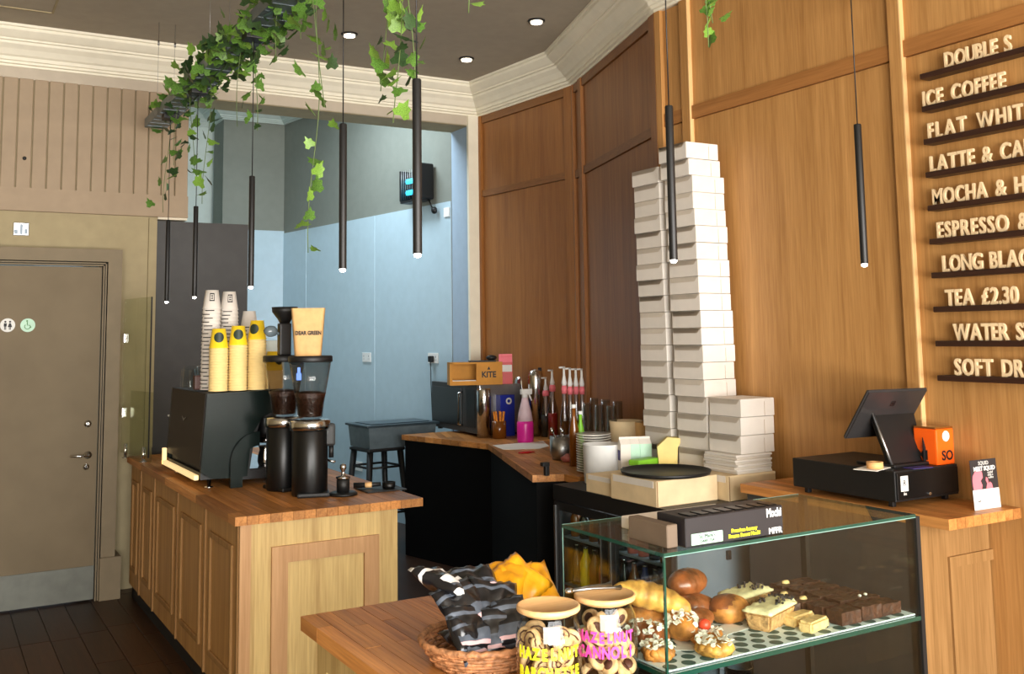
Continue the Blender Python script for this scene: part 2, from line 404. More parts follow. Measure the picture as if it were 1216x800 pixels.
for k, x in enumerate((9, 33)):
    p = onY(x, 386, 6.9); bm = nb(); yl(bm, p.x, p.z, [(.042, 0), (.042, .003)], 28); q = obj('round_sign', bm, 'text_white' if k == 0 else 'mint', dr)
    bm = nb(); y0, y1 = 6.8955, 6.8968
    def person(cx, skirt):
        t = nb(); lathe(t, [(.006, 0), (.006, .0012)], seg=12); merge(bm, t, Matrix.Translation((cx, y1, p.z+.021)) @ Matrix.Rotation(PI/2, 4, 'X'))
        if skirt: prism(bm, [(-.005, .012), (.005, .012), (.012, -.012), (-.012, -.012)], 0, .0012, mat=Matrix.Translation((cx, y1, p.z)) @ Matrix.Rotation(PI/2, 4, 'X'))
        else: box(bm, cx-.008, cx+.008, y0, y1, p.z-.008, p.z+.012)
        box(bm, cx-.005, cx-.001, y0, y1, p.z-.028, p.z-.006); box(bm, cx+.001, cx+.005, y0, y1, p.z-.028, p.z-.006)
    if k == 0: person(p.x-.013, False); person(p.x+.013, True); obj('pictogram', bm, 'text_black', q)
    else:
        tube(bm, [(p.x+.016*math.cos(a)-.002, y1, p.z-.008+.016*math.sin(a)) for a in [PI*.75+k2*PI*1.3/10 for k2 in range(11)]], .0022, 6)
        tube(bm, [(p.x-.004, y1, p.z+.02), (p.x-.003, y1, p.z), (p.x+.012, y1, p.z-.001), (p.x+.018, y1, p.z-.016)], .0026, 6)
        blob(bm, (p.x-.005, y1, p.z+.026), (.005, .001, .005), 0)
        obj('pictogram', bm, plain('sign green', (70, 130, 60), .6), q)
# wall plate above door
p = onY(25, 272, YW)
t = thing('wall_plate', 'small square grey and white plate on the wall above the door', 'wall plate', (p.x, YW, p.z))
bm = nb(); rbox(bm, -.046, .046, -.014, 0, -.042, .042, .004); obj('backplate', bm, 'brushed', t)
bm = nb(); box(bm, -.04, -.02, -.018, -.013, -.03, -.005); box(bm, -.006, .008, -.018, -.013, -.034, .03); box(bm, .02, .036, -.018, -.013, -.03, 0); obj('insert', bm, 'alc_jamb', t)
# wall under counter end: low continuation
# charcoal tall partition
bm = nb(); box(bm, 1.336, 1.965, YW-.0, YW+.55, 0, 2.425)
tag(obj('tall_cabinet', bm, 'charcoal'), 'tall flat charcoal cabinet standing behind the coffee machine, right of the door wall', 'cabinet')
# alcove
AZ = 4.1
A0 = Vector((3.75, 7.4)); A1 = Vector((3.29, 10.5)); ad = (A1-A0).normalized(); an = Vector((-ad.y, ad.x)); 
if an.x > 0: an = -an
def frame(A, d, n):    # local x along d, local y along n (into room), z up
    return Matrix(((d.x, n.x, 0, A.x), (d.y, n.y, 0, A.y), (0, 0, 1, 0), (0, 0, 0, 1)))
def fbox(bm, F, *a): t = nb(); box(t, *a); merge(bm, t, F)
FA = frame(A0, ad, an); La = (A1-A0).length
bm = nb(); fbox(bm, FA, 0, La+.3, -.1, 0, 0, AZ); was = struct('wall_alcove', bm, 'alc_up')
cuts = [0]
for x in (445, 364):
    p = onX(x, 300, 3.5)
    d = rt2*((x-608)/FPX) - up2*((300-CY)/FPX) + fw
    # intersection of the view ray with the wall line
    t_ = ((A0.x)*an.x+(A0.y)*an.y)/(d.x*an.x+d.y*an.y); q = Vector((d.x*t_, d.y*t_)); cuts.append((q-A0).dot(ad))
cuts.append(La+.3)
for a, b in zip(cuts, cuts[1:]):
    bm = nb(); fbox(bm, FA, a+.004, b-.004, 0, .008, 0, 2.73); obj('wall_sheet', bm, 'alc_low', was)
for b in cuts[1:-1]:
    bm = nb(); fbox(bm, FA, b-.014, b+.014, .006, .012, 0, 2.73); obj('joint_strip', bm, 'alc_low', was)
bm = nb(); box(bm, 3.752, 3.9, YW, 7.42, 0, CZ); obj('jamb', bm, 'alc_jamb', wb)
bm = nb(); box(bm, 3.74, 3.84, YW-.03, YW, 0, 3.39); obj('jamb_trim', bm, 'cornice', wb)
cbx = onY(265, 200, 10.5).x
bm = nb(); box(bm, cbx, 3.35, 10.5, 10.9, 0, AZ); wab = struct('wall_alcove_back', bm, 'alc_up')
bm = nb(); box(bm, cbx, 3.29, 10.488, 10.5, 0, 2.755); obj('wall_sheet', bm, 'alc_low', wab)
bm = nb(); box(bm, -.5, cbx+.1, 11.0, 11.1, 0, AZ); struct('wall_alcove_left', bm, 'alc_pale')
bm = nb(); box(bm, .9, 1.0, 7.3, 11.1, 0, AZ); struct('wall_alcove_side', bm, 'alc_pale')
bm = nb(); box(bm, .9, 4.4, 7.12, 11.2, AZ, AZ+.1); struct('ceiling_alcove', bm, 'alc_pale')
def sweep(name, path, prof, mat, left=True):
    bm = nb(); n = len(path); offs = []
    for i, p in enumerate(path):
        ns = []
        for a, b in ((i-1, i), (i, i+1)):
            if a < 0 or b >= n: continue
            d = (path[b]-path[a]).normalized(); ns.append(Vector((-d.y, d.x)) if left else Vector((d.y, -d.x)))
        if len(ns) == 1: offs.append(ns[0])
        else: s = ns[0]+ns[1]; offs.append(s/(1+ns[0].dot(ns[1])))
    rings = [[bm.verts.new((p.x+o.x*d, p.y+o.y*d, z)) for d, z in prof] for p, o in zip(path, offs)]
    for a, b in zip(rings, rings[1:]):
        for k in range(len(prof)-1): bm.faces.new((a[k], a[k+1], b[k+1], b[k]))
    return struct(name, bm, mat)
def cprof(z0, z1, dd):
    h = z1-z0
    return [(-.01, z0), (.02, z0), (.022, z0+.06*h), (.04*1, z0+.07*h), (.042, z0+.14*h), (.055, z0+.15*h), (.06, z0+.24*h), (.075, z0+.28*h), (.10, z0+.42*h),
            (.13, z0+.53*h), (.135, z0+.6*h), (.15, z0+.61*h), (.152, z0+.66*h), (.165, z0+.69*h), (.19, z0+.78*h), (.205, z0+.84*h), (.206, z0+.92*h), (.22*dd/.22, z0+.93*h), (.222, z1), (-.01, z1)]
V2 = Vector
sweep('trim_2', [V2((-2.7, 7.1)), P0, P1, P2, V2((3.46, -2.7))], cprof(3.39, CZ, .22), 'cornice', left=False)
sweep('trim_3', [V2((cbx-1.2, 11.0)), V2((cbx, 11.0)), V2((cbx, 10.5)), A1, A0], cprof(3.92, AZ, .22), 'alc_pale', left=False)

# oak panelled walls: backing plus separate panels, stiles and rails
def panelled(name, A, B, stiles, rails, pm_, rm_, edge=None, zt=3.39):
    d = (B-A).normalized(); n = Vector((-d.y, d.x))
    if n.dot(Vector((0, 3))-A) < 0: n = -n
    F = frame(A, d, n); L = (B-A).length
    bm = nb(); fbox(bm, F, 0, L, -.12, -.012, 0, CZ); wl = struct(name, bm, rm_)
    st = sorted(stiles)
    for a, b in st:
        bm = nb(); fbox(bm, F, a, b, -.012, .022, 0, zt); obj('stile', bm, pm_, wl)
        if edge and (a, b) in edge:
            bm = nb(); fbox(bm, F, b, b+.006, -.012, .0225, 0, zt); obj('lit_edge', bm, 'oak_lit_edge', wl)  # pale strip paints the lit edge of the stile
    for (a, b), (c, e) in zip(st, st[1:]):
        zs = [(0, 0)]+sorted(rails)+[(zt, zt)]
        for (z0, z1), (z2, z3) in zip(zs, zs[1:]):
            bm = nb(); fbox(bm, F, b+.003, c-.003, -.012, -.002, z1+.003, z2-.003); obj('panel', bm, pm_, wl)
        for z0, z1 in rails:
            bm = nb(); fbox(bm, F, b, c, -.012, .012, z0, z1); obj('rail', bm, rm_, wl)
    return wl
L2 = (P2-P1).length
panelled('wall_right', P2, V2((3.46, -2.7)), [(0, .045), (.21, .27), (1.545, 1.6), (3.1, 3.16), (5, 5.06), (6.91, 6.97)], [(2.735, 2.805)], 'oak_wall', 'oak_rail', [(1.545, 1.6), (.21, .27)])
panelled('wall_right_angled', P1, P2, [(0, .03), (.17, .235), (L2-.09, L2)], [(2.71, 2.765), (3.33, 3.39)], 'oak_wall_shade', 'oak_rail_shade')
panelled('wall_right_far', P0, P1, [(0, .06), ((P1-P0).length-.09, (P1-P0).length)], [(2.725, 2.775), (3.33, 3.39)], 'oak_wall_shade', 'oak_rail_shade')

# ceiling downlights
for k, (x, y, nm) in enumerate(((415, 40, 'small round recessed ceiling downlight beside the pendant cable left of centre'), (554, 69, 'small round recessed ceiling downlight near the angled cornice corner'), (637, 24, 'small round recessed ceiling downlight nearest the oak wall'))):
    p = G(x, y, CZ)
    t = thing('ceiling_downlight', nm, 'light', p, 0, 'ceiling downlights')
    bm = nb(); lathe(bm, [(.05, -.012), (.055, -.008), (.055, -.001), (.038, -.001), (.036, -.012), (.05, -.012)], seg=28, cap=False); obj('bezel', bm, 'black', t)
    bm = nb(); lathe(bm, [(.036, -.02), (.037, -.002)], seg=24); obj('lamp', bm, 'downl', t)

# ================================================================== COUNTERS
def clip(poly, a, b, keep_left=True):
    out = []; n = len(poly)
    def s(p): v = (b[0]-a[0])*(p[1]-a[1])-(b[1]-a[1])*(p[0]-a[0]); return v if keep_left else -v
    for i in range(n):
        p, q = poly[i], poly[(i+1) % n]; sp, sq = s(p), s(q)
        if sp >= 0: out.append(p)
        if (sp >= 0) != (sq >= 0): t_ = sp/(sp-sq); out.append((p[0]+(q[0]-p[0])*t_, p[1]+(q[1]-p[1])*t_))
    return out
def parea(p): return abs(sum(p[i][0]*p[(i+1) % len(p)][1]-p[(i+1) % len(p)][0]*p[i][1] for i in range(len(p))))/2
def worktop(name, label, polys, z0, z1, sw=.045, lens=(.35, .75), ang=0.0):
    """butcher block: staves running along +Y (turned by ang), each a part"""
    root = thing(name, label, 'worktop', (0, 0, 0)); ca, sa = math.cos(ang), math.sin(ang)
    R = lambda x, y: (x*ca-y*sa, x*sa+y*ca); RI = lambda x, y: (x*ca+y*sa, -x*sa+y*ca)
    rr = random.Random(len(label)); cnt = 0; first = {}
    pl = [[RI(*p) for p in poly] for poly in polys]
    xs = [p[0] for poly in pl for p in poly]; ys = [p[1] for poly in pl for p in poly]
    x = min(xs)
    while x < max(xs):
        y = min(ys)-rr.random()*.4
        while y < max(ys):
            ln = rr.uniform(*lens)
            for poly in pl:
                q = clip(poly, (x+.0008, 0), (x+.0008, 1), False); q = clip(q, (x+sw-.0008, 0), (x+sw-.0008, 1), True) if q else q
                q = clip(q, (0, y+.0008), (1, y+.0008), True) if len(q) > 2 else q; q = clip(q, (0, y+ln-.0008), (1, y+ln-.0008), False) if len(q) > 2 else q
                if len(q) > 2 and parea(q) > 2e-5:
                    bm = nb(); prism(bm, [R(*p) for p in q], z0, z1-rr.random()*.0006); obj('stave', bm, 'worktop', root); cnt += 1
            y += ln
        x += sw
    return root
ZC = .877; ZT = .965
# ---- left coffee counter
LX0, LX1, LY0, LY1 = 1.17, 1.885, 4.29, 6.86
worktop('coffee_counter_worktop', 'brown butcher block worktop of the coffee machine counter on the left', [[(1.14, 4.262), (2.0, 4.262), (2.0, 6.86), (1.14, 6.86)]], .84, ZC, .05)
t = thing('coffee_counter', 'pale oak panelled counter on the left carrying the coffee machine', 'counter', (0, 0, 0))
bm = nb(); box(bm, LX0+.012, LX1, LY0+.012, LY1, .09, .839); box(bm, LX0+.06, LX1-.04, LY0+.05, LY1, 0, .09); obj('carcass', bm, 'oak_side', t)
# side door panels facing the door
ys = [4.302, 4.87, 5.47, 6.08, 6.5, 6.858]
for a, b in zip(ys, ys[1:]):
    bm = nb(); box(bm, LX0, LX0+.012, a+.002, b-.002, .09, .838); d = obj('door_panel', bm, 'oak_side', t)
    m0, w_ = .085, .028; ya, yb, za, zb = a+m0, b-m0, .19, .74
    bm = nb(); X0, X1 = LX0-.012, LX0+.001
    for s in ((ya, ya+w_, za, zb), (yb-w_, yb, za, zb), (ya+w_, yb-w_, za, za+w_), (ya+w_, yb-w_, zb-w_, zb)): rbox(bm, X0, X1, *s, .003, 1)
    obj('moulding', bm, 'oak_panel2', d)
for y in ys[:-1]:
    bm = nb(); box(bm, LX0-.008, LX0+.001, y-.002, y+.02, .09, .838); obj('batten', bm, 'oak_panel2', t)
bm = nb(); box(bm, LX0+.02, LX0+.03, LY0+.05, LY1, 0, .09); obj('plinth', bm, 'black', t)
# end face
bm = nb(); box(bm, LX0, LX1, LY0, LY0+.012, 0, .839); e = obj('end_panel', bm, 'oak_panel', t)
bm = nb(); box(bm, LX0-.002, LX0+.045, LY0-.006, LY0, 0, .839); obj('corner_post', bm, 'oak_mould', t)
c0 = onY(322, 650, LY0); c1 = onY(449, 633, LY0); xa, xb, zt = c0.x, c1.x, (c0.z+c1.z)/2; w_ = .07
bm = nb(); Fy = Matrix(((1, 0, 0, 0), (0, 0, -1, LY0), (0, 1, 0, 0), (0, 0, 0, 1)))
for poly in ([(xa, .08), (xa+w_, .08+w_), (xa+w_, zt-w_), (xa, zt)], [(xa, zt), (xa+w_, zt-w_), (xb-w_, zt-w_), (xb, zt)], [(xb, zt), (xb-w_, zt-w_), (xb-w_, .08+w_), (xb, .08)], [(xa, .08), (xb, .08), (xb-w_, .08+w_), (xa+w_, .08+w_)]):
    prism(bm, poly, 0, .014, mat=Fy)
obj('frame_moulding', bm, 'oak_mould', t)
# ---- front counter
worktop('front_counter_worktop', 'oiled butcher block worktop in the foreground under basket and cookie jars', [[(.895, .75), (1.366, .75), (1.366, 2.68), (.895, 2.68)]], .84, ZC, .042)
t = thing('front_counter', 'pale oak counter in the foreground below basket and cookie jars', 'counter')
bm = nb(); box(bm, .935, 1.36, .8, 2.62, 0, .839); obj('carcass', bm, 'oak_panel', t)
bm = nb(); box(bm, .925, .935, .8, .86, 0, .839); box(bm, .925, .935, 2.56, 2.63, 0, .839); box(bm, .925, .935, .86, 2.56, .76, .839); obj('face_frame', bm, 'oak_panel', t)
# ---- prep counter
worktop('prep_counter_worktop', 'brown butcher block worktop angled along the oak wall under microwave and bottles',
        [[(3.12, 7.02), (3.33, 6.05), (3.93, 6.05), (3.83, 7.02)], [(3.33, 6.05), (2.79, 4.59), (2.95, 4.53), (2.95, 4.40), (3.45, 4.40), (3.92, 5.86), (3.92, 6.05)]], .84, ZC, .05, ang=-.33)
bm = nb()
prism(bm, [(3.14, 7.0), (3.35, 6.05), (3.9, 6.05), (3.81, 7.0)], 0, .839); prism(bm, [(3.35, 6.05), (2.82, 4.6), (2.95, 4.55), (2.95, 4.42), (3.43, 4.42), (3.9, 5.86), (3.9, 6.05)], 0, .839)
tag(obj('prep_counter', bm, 'blackfront'), 'black fronted prep counter angled along the oak wall', 'counter')
# ---- till counter
worktop('till_counter_worktop', 'honey butcher block worktop under the black cash drawer at the oak wall', [[(3.05, 2.28), (3.458, 2.28), (3.458, 3.3), (3.05, 3.3)]], ZT-.037, ZT, .045)
t = thing('till_counter', 'honey oak counter with framed end panel below the cash drawer', 'counter')
bm = nb(); box(bm, 3.07, 3.45, 2.43, 3.28, 0, ZT-.038); obj('carcass', bm, 'charcoal', t)
bm = nb(); box(bm, 3.066, 3.456, 2.415, 2.43, 0, ZT-.038); obj('end_panel', bm, 'oak_panel2', t)
c0 = onY(1125, 661, 2.415); c1 = onY(1192, 648, 2.415); xa, xb, zt = c0.x, c1.x, (c0.z+c1.z)/2; w_ = .038
Fy = Matrix(((1, 0, 0, 0), (0, 0, -1, 2.415), (0, 1, 0, 0), (0, 0, 0, 1))); bm = nb()
for poly in ([(xa, .08), (xa+w_, .08+w_), (xa+w_, zt-w_), (xa, zt)], [(xa, zt), (xa+w_, zt-w_), (xb-w_, zt-w_), (xb, zt)], [(xb, zt), (xb-w_, zt-w_), (xb-w_, .08+w_), (xb, .08)], [(xa, .08), (xb, .08), (xb-w_, .08+w_), (xa+w_, .08+w_)]):
    prism(bm, poly, 0, .01, mat=Fy)
obj('frame_moulding', bm, 'oak_panel2', t)

# ================================================================== CEILING TRAY, PENDANTS, IVY
ZB = 3.0
t = thing('cable_tray', 'grey metal cable tray hung on wires from the ceiling, wrapped in ivy', 'cable tray', (1.25, 4.5, ZB))
bm = nb(); y0, y1 = -2.05, 2.27
box(bm, -.065, .065, y0, y1, 0, .003); box(bm, -.068, -.065, y0, y1, 0, .055); box(bm, .065, .068, y0, y1, 0, .055)
box(bm, -.065, 2.2, y0-.065, y0+.065, 0, .003); box(bm, .068, 2.2, y0-.068, y0-.065, 0, .055); box(bm, .068, 2.2, y0+.065, y0+.068, 0, .055)
obj('channel', bm, 'tray', t)
bt = nb(); box(bt, -.064, .064, -.006, .006, -.003, 0); rb = obj('rib', bt, 'tray', t); rb.location = (0, 2.2, 0)
for k in range(1, 40):
    c = rb.copy(); C.objects.link(c); c.location = (0, 2.2-.105*k, 0)
for (x, y) in ((-.05, 1.95), (.05, 1.95), (-.05, .6), (.05, .6), (-.05, -1), (.05, -1), (1.2, -2.05), (2.1, -2.05)):
    bm = nb(); tube(bm, [(x, y, .003), (x, y, CZ-ZB-.001)], .0012, 5); lathe(bm, [(.006, .47), (.006, .5)], x, y, 8); obj('suspension_wire', bm, 'brushed', t)
pend = [(1.25, 6.29, 'farthest left, beside the door wall'), (1.25, 5.56, 'second from left, in front of the charcoal cabinet'), (1.235, 4.41, 'third from left, above the cup stacks'),
        (1.2, 3.18, 'fourth from left, in front of the pale blue alcove'), (1.17, 2.52, 'thickest and nearest, beside the blue insect lamp'), (2.03, 2.46, 'in front of the white box towers'), (2.82, 2.385, 'rightmost, in front of the oak wall')]
for k, (x, y, s) in enumerate(pend):
    q = dict(loc=(x, y, 1.84), lab='slim black tube pendant lamp, '+s)
    if k == 0:
        t = thing('pendant_lamp', q['lab'], 'pendant lamp', q['loc'], 0, 'slim black pendant lamps')
        bm = nb(); lathe(bm, [(.0125, .004), (.013, .006), (.013, .497), (.011, .5), (.003, .501)], seg=20); obj('lamp_tube', bm, 'black', t)
        bm = nb(); lathe(bm, [(.004, -.006), (.0095, -.003), (.0105, .004)], seg=16); obj('lamp_tip', bm, 'tip', t)
        bm = nb(); tube(bm, [(0, 0, .5), (0, 0, ZB-1.84-.035)], .0022, 6); obj('cable', bm, 'black', t)
        bm = nb(); rbox(bm, -.045, .045, -.045, .045, ZB-1.84-.036, ZB-1.84-.004, .004); obj('canopy', bm, 'black', t)
        ptree = t; pk = kids(t)
    else: dup(ptree, q['loc'], 0, q['lab'], ch=pk)
# ivy
def leafmesh():
    bm = nb(); pts = [(0, 0), (.28, -.12), (.5, .12), (.34, .36), (.36, .62), (.14, .66), (0, 1), (-.14, .66), (-.36, .62), (-.34, .36), (-.5, .12), (-.28, -.12)]
    vs = [bm.verts.new((x, y, .16*abs(x)-.12*y*y)) for x, y in pts]; c = bm.verts.new((0, .4, -.05))
    for i in range(len(vs)):
        f = bm.faces.new((vs[i], vs[(i+1) % len(vs)], c)); f.smooth = True
    me = bpy.data.meshes.new('leaf'); bm.to_mesh(me); bm.free(); return me
leafs = []
for mt in ('leaf', 'leaf2', 'leaf3'):
    me = leafmesh(); me.materials.append(M[mt]); leafs.append(me)
lr = random.Random(4)
def leaf(parent, p, s, wts=(5, 2, 3)):
    o = bpy.data.objects.new('leaf', lr.choices(leafs, wts)[0]); C.objects.link(o); o.parent = parent
    o.location = p; o.scale = (s, s, s); o.rotation_euler = (lr.uniform(1.7, 3.0), lr.uniform(-.6, .6), lr.uniform(0, 6.28))
def strand(x, ytop, ybot, dens, lab, plane=('X', 1.25), size=.045, off=0, wts=(5, 2, 3), spread=.04):
    if plane[0] == 'X': pb = onX(x, ybot, plane[1])
    else: pb = onY(x, ybot, plane[1])
    zt = ZB+.03; L = zt-pb.z
    t = thing('trailing_ivy', lab, 'ivy', (pb.x, pb.y, zt), 0, 'ivy strands')
    n = max(4, int(L/.07)); pts = []; ph = lr.random()*6
    for k in range(n+1):
        f = k/n; pts.append((.018*math.sin(ph+f*L*6), .018*math.cos(ph*1.7+f*L*5), -L*f))
    bm = nb(); tube(bm, pts, .0018, 5); obj('stem', bm, 'stem', t)
    k = 0; z = .03
    while z < L:
        f = z/L*n; i = min(int(f), n-1); a = Vector(pts[i]).lerp(Vector(pts[i+1]), f-i)
        r = spread*lr.uniform(.3, 1.3); an_ = lr.uniform(0, 6.28)
        leaf(t, a+Vector((r*math.cos(an_), r*math.sin(an_), lr.uniform(-.01, .01))), size*1.3*lr.uniform(.7, 1.25), wts); z += dens*lr.uniform(.5, 1.5)
strand(197, 0, 252, .042, 'ivy strand hanging farthest left, before the beige boards', size=.05, spread=.05)
strand(210, 0, 196, .05, 'short ivy strand just right of the farthest left pendant', size=.05, spread=.05)
strand(227, 0, 205, .045, 'ivy strand hanging left of the second pendant', size=.05)
strand(244, 0, 242, .04, 'ivy strand wound along the second pendant cable', size=.05, spread=.045)
strand(286, 0, 150, .05, 'short ivy strand left of the third pendant cable', size=.045)
strand(301, 0, 155, .032, 'dense ivy strand around the third pendant cable', size=.042)
strand(333, 0, 72, .03, 'short leafy ivy strand right of the tray', size=.042, wts=(5, 1, 5))
strand(372, 0, 300, .052, 'longest ivy strand hanging before the pale blue wall', size=.045, wts=(3, 6, 1), spread=.05)
strand(382, 0, 128, .045, 'ivy strand beside the longest one, left of the fourth pendant', size=.045, spread=.06)
strand(352, 0, 45, .03, 'short bushy ivy strand at the top, left of the longest one', size=.045, spread=.05)
strand(455, 0, 110, .024, 'bushy ivy strand left of the nearest pendant', size=.042, wts=(5, 4, 2), spread=.04)
strand(472, 0, 145, .022, 'dense ivy strand touching the nearest pendant', size=.042, wts=(5, 4, 2), spread=.045)
strand(484, 0, 95, .03, 'thin ivy strand close behind the nearest pendant', size=.038, wts=(5, 4, 2), spread=.03)
strand(551, 0, 14, .045, 'tiny ivy tip at the top of the picture right of the nearest pendant', ('Y', 2.45), size=.04, spread=.02)
strand(834, 0, 56, .032, 'ivy strand hanging left at the top before the oak wall', ('Y', 2.45), size=.042, wts=(4, 5, 0), spread=.03)
strand(848, 0, 28, .03, 'shorter ivy strand at the top before the oak wall', ('Y', 2.45), size=.042, wts=(4, 5, 0), spread=.03)
t = thing('ivy_garland', 'mass of ivy leaves wound over the hanging cable tray', 'ivy', (1.25, 4.5, ZB))
bm = nb(); tube(bm, [(-.02+.04*math.sin(k), -1.0+k*.17, .06+.015*math.cos(k*2)) for k in range(20)], .003, 5); obj('stem', bm, 'stem', t)
for k in range(296):
    y = lr.triangular(-.9, 2.35, .0); side = lr.choice((-1, -1, 1, 1, 1))
    if y > 1.2 and lr.random() < .3: continue
    q = lr.random()
    if q < .5: p = (side*lr.uniform(.06, .125), y, lr.uniform(-.05, .1))
    elif q < .8: p = (lr.uniform(-.08, .08), y, lr.uniform(.05, .11))
    else: p = (lr.uniform(-.09, .09), y, lr.uniform(-.03, -.005))
    leaf(t, p, .075*lr.uniform(.7, 1.25), (5, 2, 4))

# ================================================================== MENU
lines = ['  DOUBLE S', 'ICE COFFEE', 'FLAT WHITE', 'LATTE & CAP', 'MOCHA & H', 'ESPRESSO &', 'LONG BLACK', 'TEA £2.30 /', 'WATER STILL', 'SOFT DRINKS']
ends = [  # pixel x of the first glyph and pixel advance used to space the words on each ledge
 (1137, 1219), (1108, 1209), (1112, 1240), (1112, 1236), (1113, 1224), (1116, 1226), (1120, 1238), (1121, 1224), (1128, 1246), (1127, 1254)]
FR = Matrix(((0, 0, -1, 0), (-1, 0, 0, 0), (0, 1, 0, 0), (0, 0, 0, 1)))    # text x -> -Y, text y -> +Z, normal -> -X
erot = FR.to_euler()
cw = {}
def chw(c):
    if c not in cw:
        me = textmesh(c, .088, .006, .0018); xs_ = [v.co.x for v in me.vertices]; cw[c] = (min(xs_), max(xs_))
    return cw[c]
for k, s in enumerate(lines):
    z = 2.62-.1328*k
    bm = nb(); rbox(bm, 3.4, 3.459, 1.75, 2.556, z-.011, z+.011, .002, 1)
    name = s.strip()
    tag(obj('menu_ledge', bm, 'darkwood'), f'dark wooden ledge carrying the menu line {name}', 'ledge', 'menu ledges')
    Ya = onX(ends[k][0], 300, 3.43).y; Yb = onX(ends[k][1], 300, 3.43).y
    s = s.strip(); tot = 0; sc = .72
    adv = [(.026 if c == ' ' else (chw(c)[1]-chw(c)[0])*sc) for c in s]; gap = ((Ya-Yb)-sum(adv))/(len(s)-1); y = Ya; cnt = {}
    wi = 0; words = s.split(' ')
    li = 0
    for c, a in zip(s, adv):
        if c != ' ':
            me = textmesh(c, .088, .006, .0018)
            if not me.materials: me.materials.append(M['letter'])
            o = bpy.data.objects.new('letter', me); C.objects.link(o)
            o.rotation_euler = erot; o.scale = (sc, 1, 1); o.location = (3.425, y+chw(c)[0]*sc, z+.0135)
            li += 1; n_ = ['first', 'second', 'third', 'fourth', 'fifth', 'sixth', 'seventh', 'eighth', 'ninth', 'tenth', 'eleventh'][li-1]
            nm = {'&': 'ampersand', '/': 'slash', '.': 'dot', '£': 'pound sign'}.get(c, c)
            tag(o, f'pale wooden {nm}, {n_} character of menu line {name}', 'letter', 'wooden menu letters')
        y -= a+gap
# ================================================================== TILL
B = G(1064, 603, ZT); Lf = G(950, 585, ZT); Rg = G(1155, 597, ZT)
DW, DD, DH = .36, .42, .135
t = thing('cash_drawer', 'wide black metal cash drawer on the till counter', 'cash drawer', (3.075, 2.515, ZT), 0)
bm = nb(); rbox(bm, 0, DW, 0, .5, .022, DH, .004); obj('housing', bm, 'black', t)
bm = nb(); rbox(bm, .006, DW-.006, -.006, 0, .03, DH-.008, .003); obj('drawer_front', bm, 'blackgloss', t)
for x in (.02, DW-.04):
    for y in (.03, .44): bm = nb(); rbox(bm, x, x+.02, y, y+.02, 0, .022, .003); obj('foot', bm, 'black', t)
bm = nb(); box(bm, .024, .064, -.0075, -.006, .06, .115); st_ = obj('sticker', bm, 'text_white', t)
lettering('R', .03, 'text_black', st_, (.044, -.0078, .08), (PI/2, 0, 0)); lettering('ibt', .016, 'text_white', st_, (.044, -.0078, .046), (PI/2, 0, 0))
bm = nb(); yy = .18; tube(bm, [(yy, -.006, .04), (yy, -.012, .04)], .006, 10); obj('key_lock', bm, 'steel', t)
zd = ZT+DH
# tablet till
t = thing('till_screen', 'black touchscreen till seen from behind on an angled stand on the cash drawer', 'till')
tl, tr_, bl, br = onY(1032, 465, 2.58), onY(1103, 462, 2.58), onY(1003, 522, 2.74), onY(1082, 516, 2.74)
br = bl+(tr_-tl)
nrm = (tr_-tl).cross(bl-tl).normalized()
if nrm.y < 0: nrm = -nrm
bm = nb(); a = [bm.verts.new(p) for p in (tl, tr_, br, bl)]; b = [bm.verts.new(p+nrm*.016) for p in (tl, tr_, br, bl)]
bm.faces.new(a); bm.faces.new(b[::-1])
for k in range(4): bm.faces.new((a[k], a[(k+1) % 4], b[(k+1) % 4], b[k]))
bmesh.ops.bevel(bm, geom=bm.edges[:], offset=.006, segments=3, affect='EDGES'); obj('screen', bm, plain('till grey', (52, 50, 50), .35), t)
ctr = tl*.62+br*.38
bm = nb(); ux = (tr_-tl).normalized(); uy = (bl-tl).normalized(); c_ = tl+(tr_-tl)*.5+(bl-tl)*.27
for dx, dy, w1, h1 in ((-.012, -.012, .024, .004), (-.012, .008, .024, .004), (-.012, -.012, .004, .024), (.008, -.012, .004, .024), (-.005, -.005, .01, .01)):
    q = [c_+ux*(dx+i*w1)+uy*(dy+j*h1)-nrm*.0008 for i, j in ((0, 0), (1, 0), (1, 1), (0, 1))]
    bm.faces.new([bm.verts.new(p) for p in q])
obj('emblem', bm, 'blackgloss', t)
s0, s1 = onY(1037, 493, 2.66), onY(1085, 490, 2.66)
b0, b1 = Vector((onY(1056, 548, 2.6).x, 2.585, zd)), Vector((onY(1096, 548, 2.6).x, 2.585, zd))
bm = nb()
vs = []
for p in (s0, s1, b1, b0): vs.append(bm.verts.new(p))
for p in (s0, s1, b1, b0): vs.append(bm.verts.new(p+Vector((0, .022, 0))))
for f in ((0, 1, 2, 3), (7, 6, 5, 4), (0, 4, 5, 1), (1, 5, 6, 2), (2, 6, 7, 3), (3, 7, 4, 0)): bm.faces.new([vs[i] for i in f])
obj('stand_plate', bm, 'black', t)
bm = nb(); tube(bm, [s0+Vector((-.008, -.003, .01)), Vector((b0.x-.008, 2.58, zd+.006))], .006, 8); obj('stand_strut', bm, 'brushed', t)
bm = nb(); rbox(bm, b0.x-.02, b1.x+.03, 2.56, 2.74, zd, zd+.012, .004); obj('stand_base', bm, 'black', t)
bm = nb(); prism(bm, [(0, 0), (.03, 0), (.0, .09)], 0, .004, mat=Matrix.Translation((b1.x-.03, 2.575, zd+.012)) @ Matrix.Rotation(PI/2, 4, 'X')); obj('gusset', bm, 'black', t)
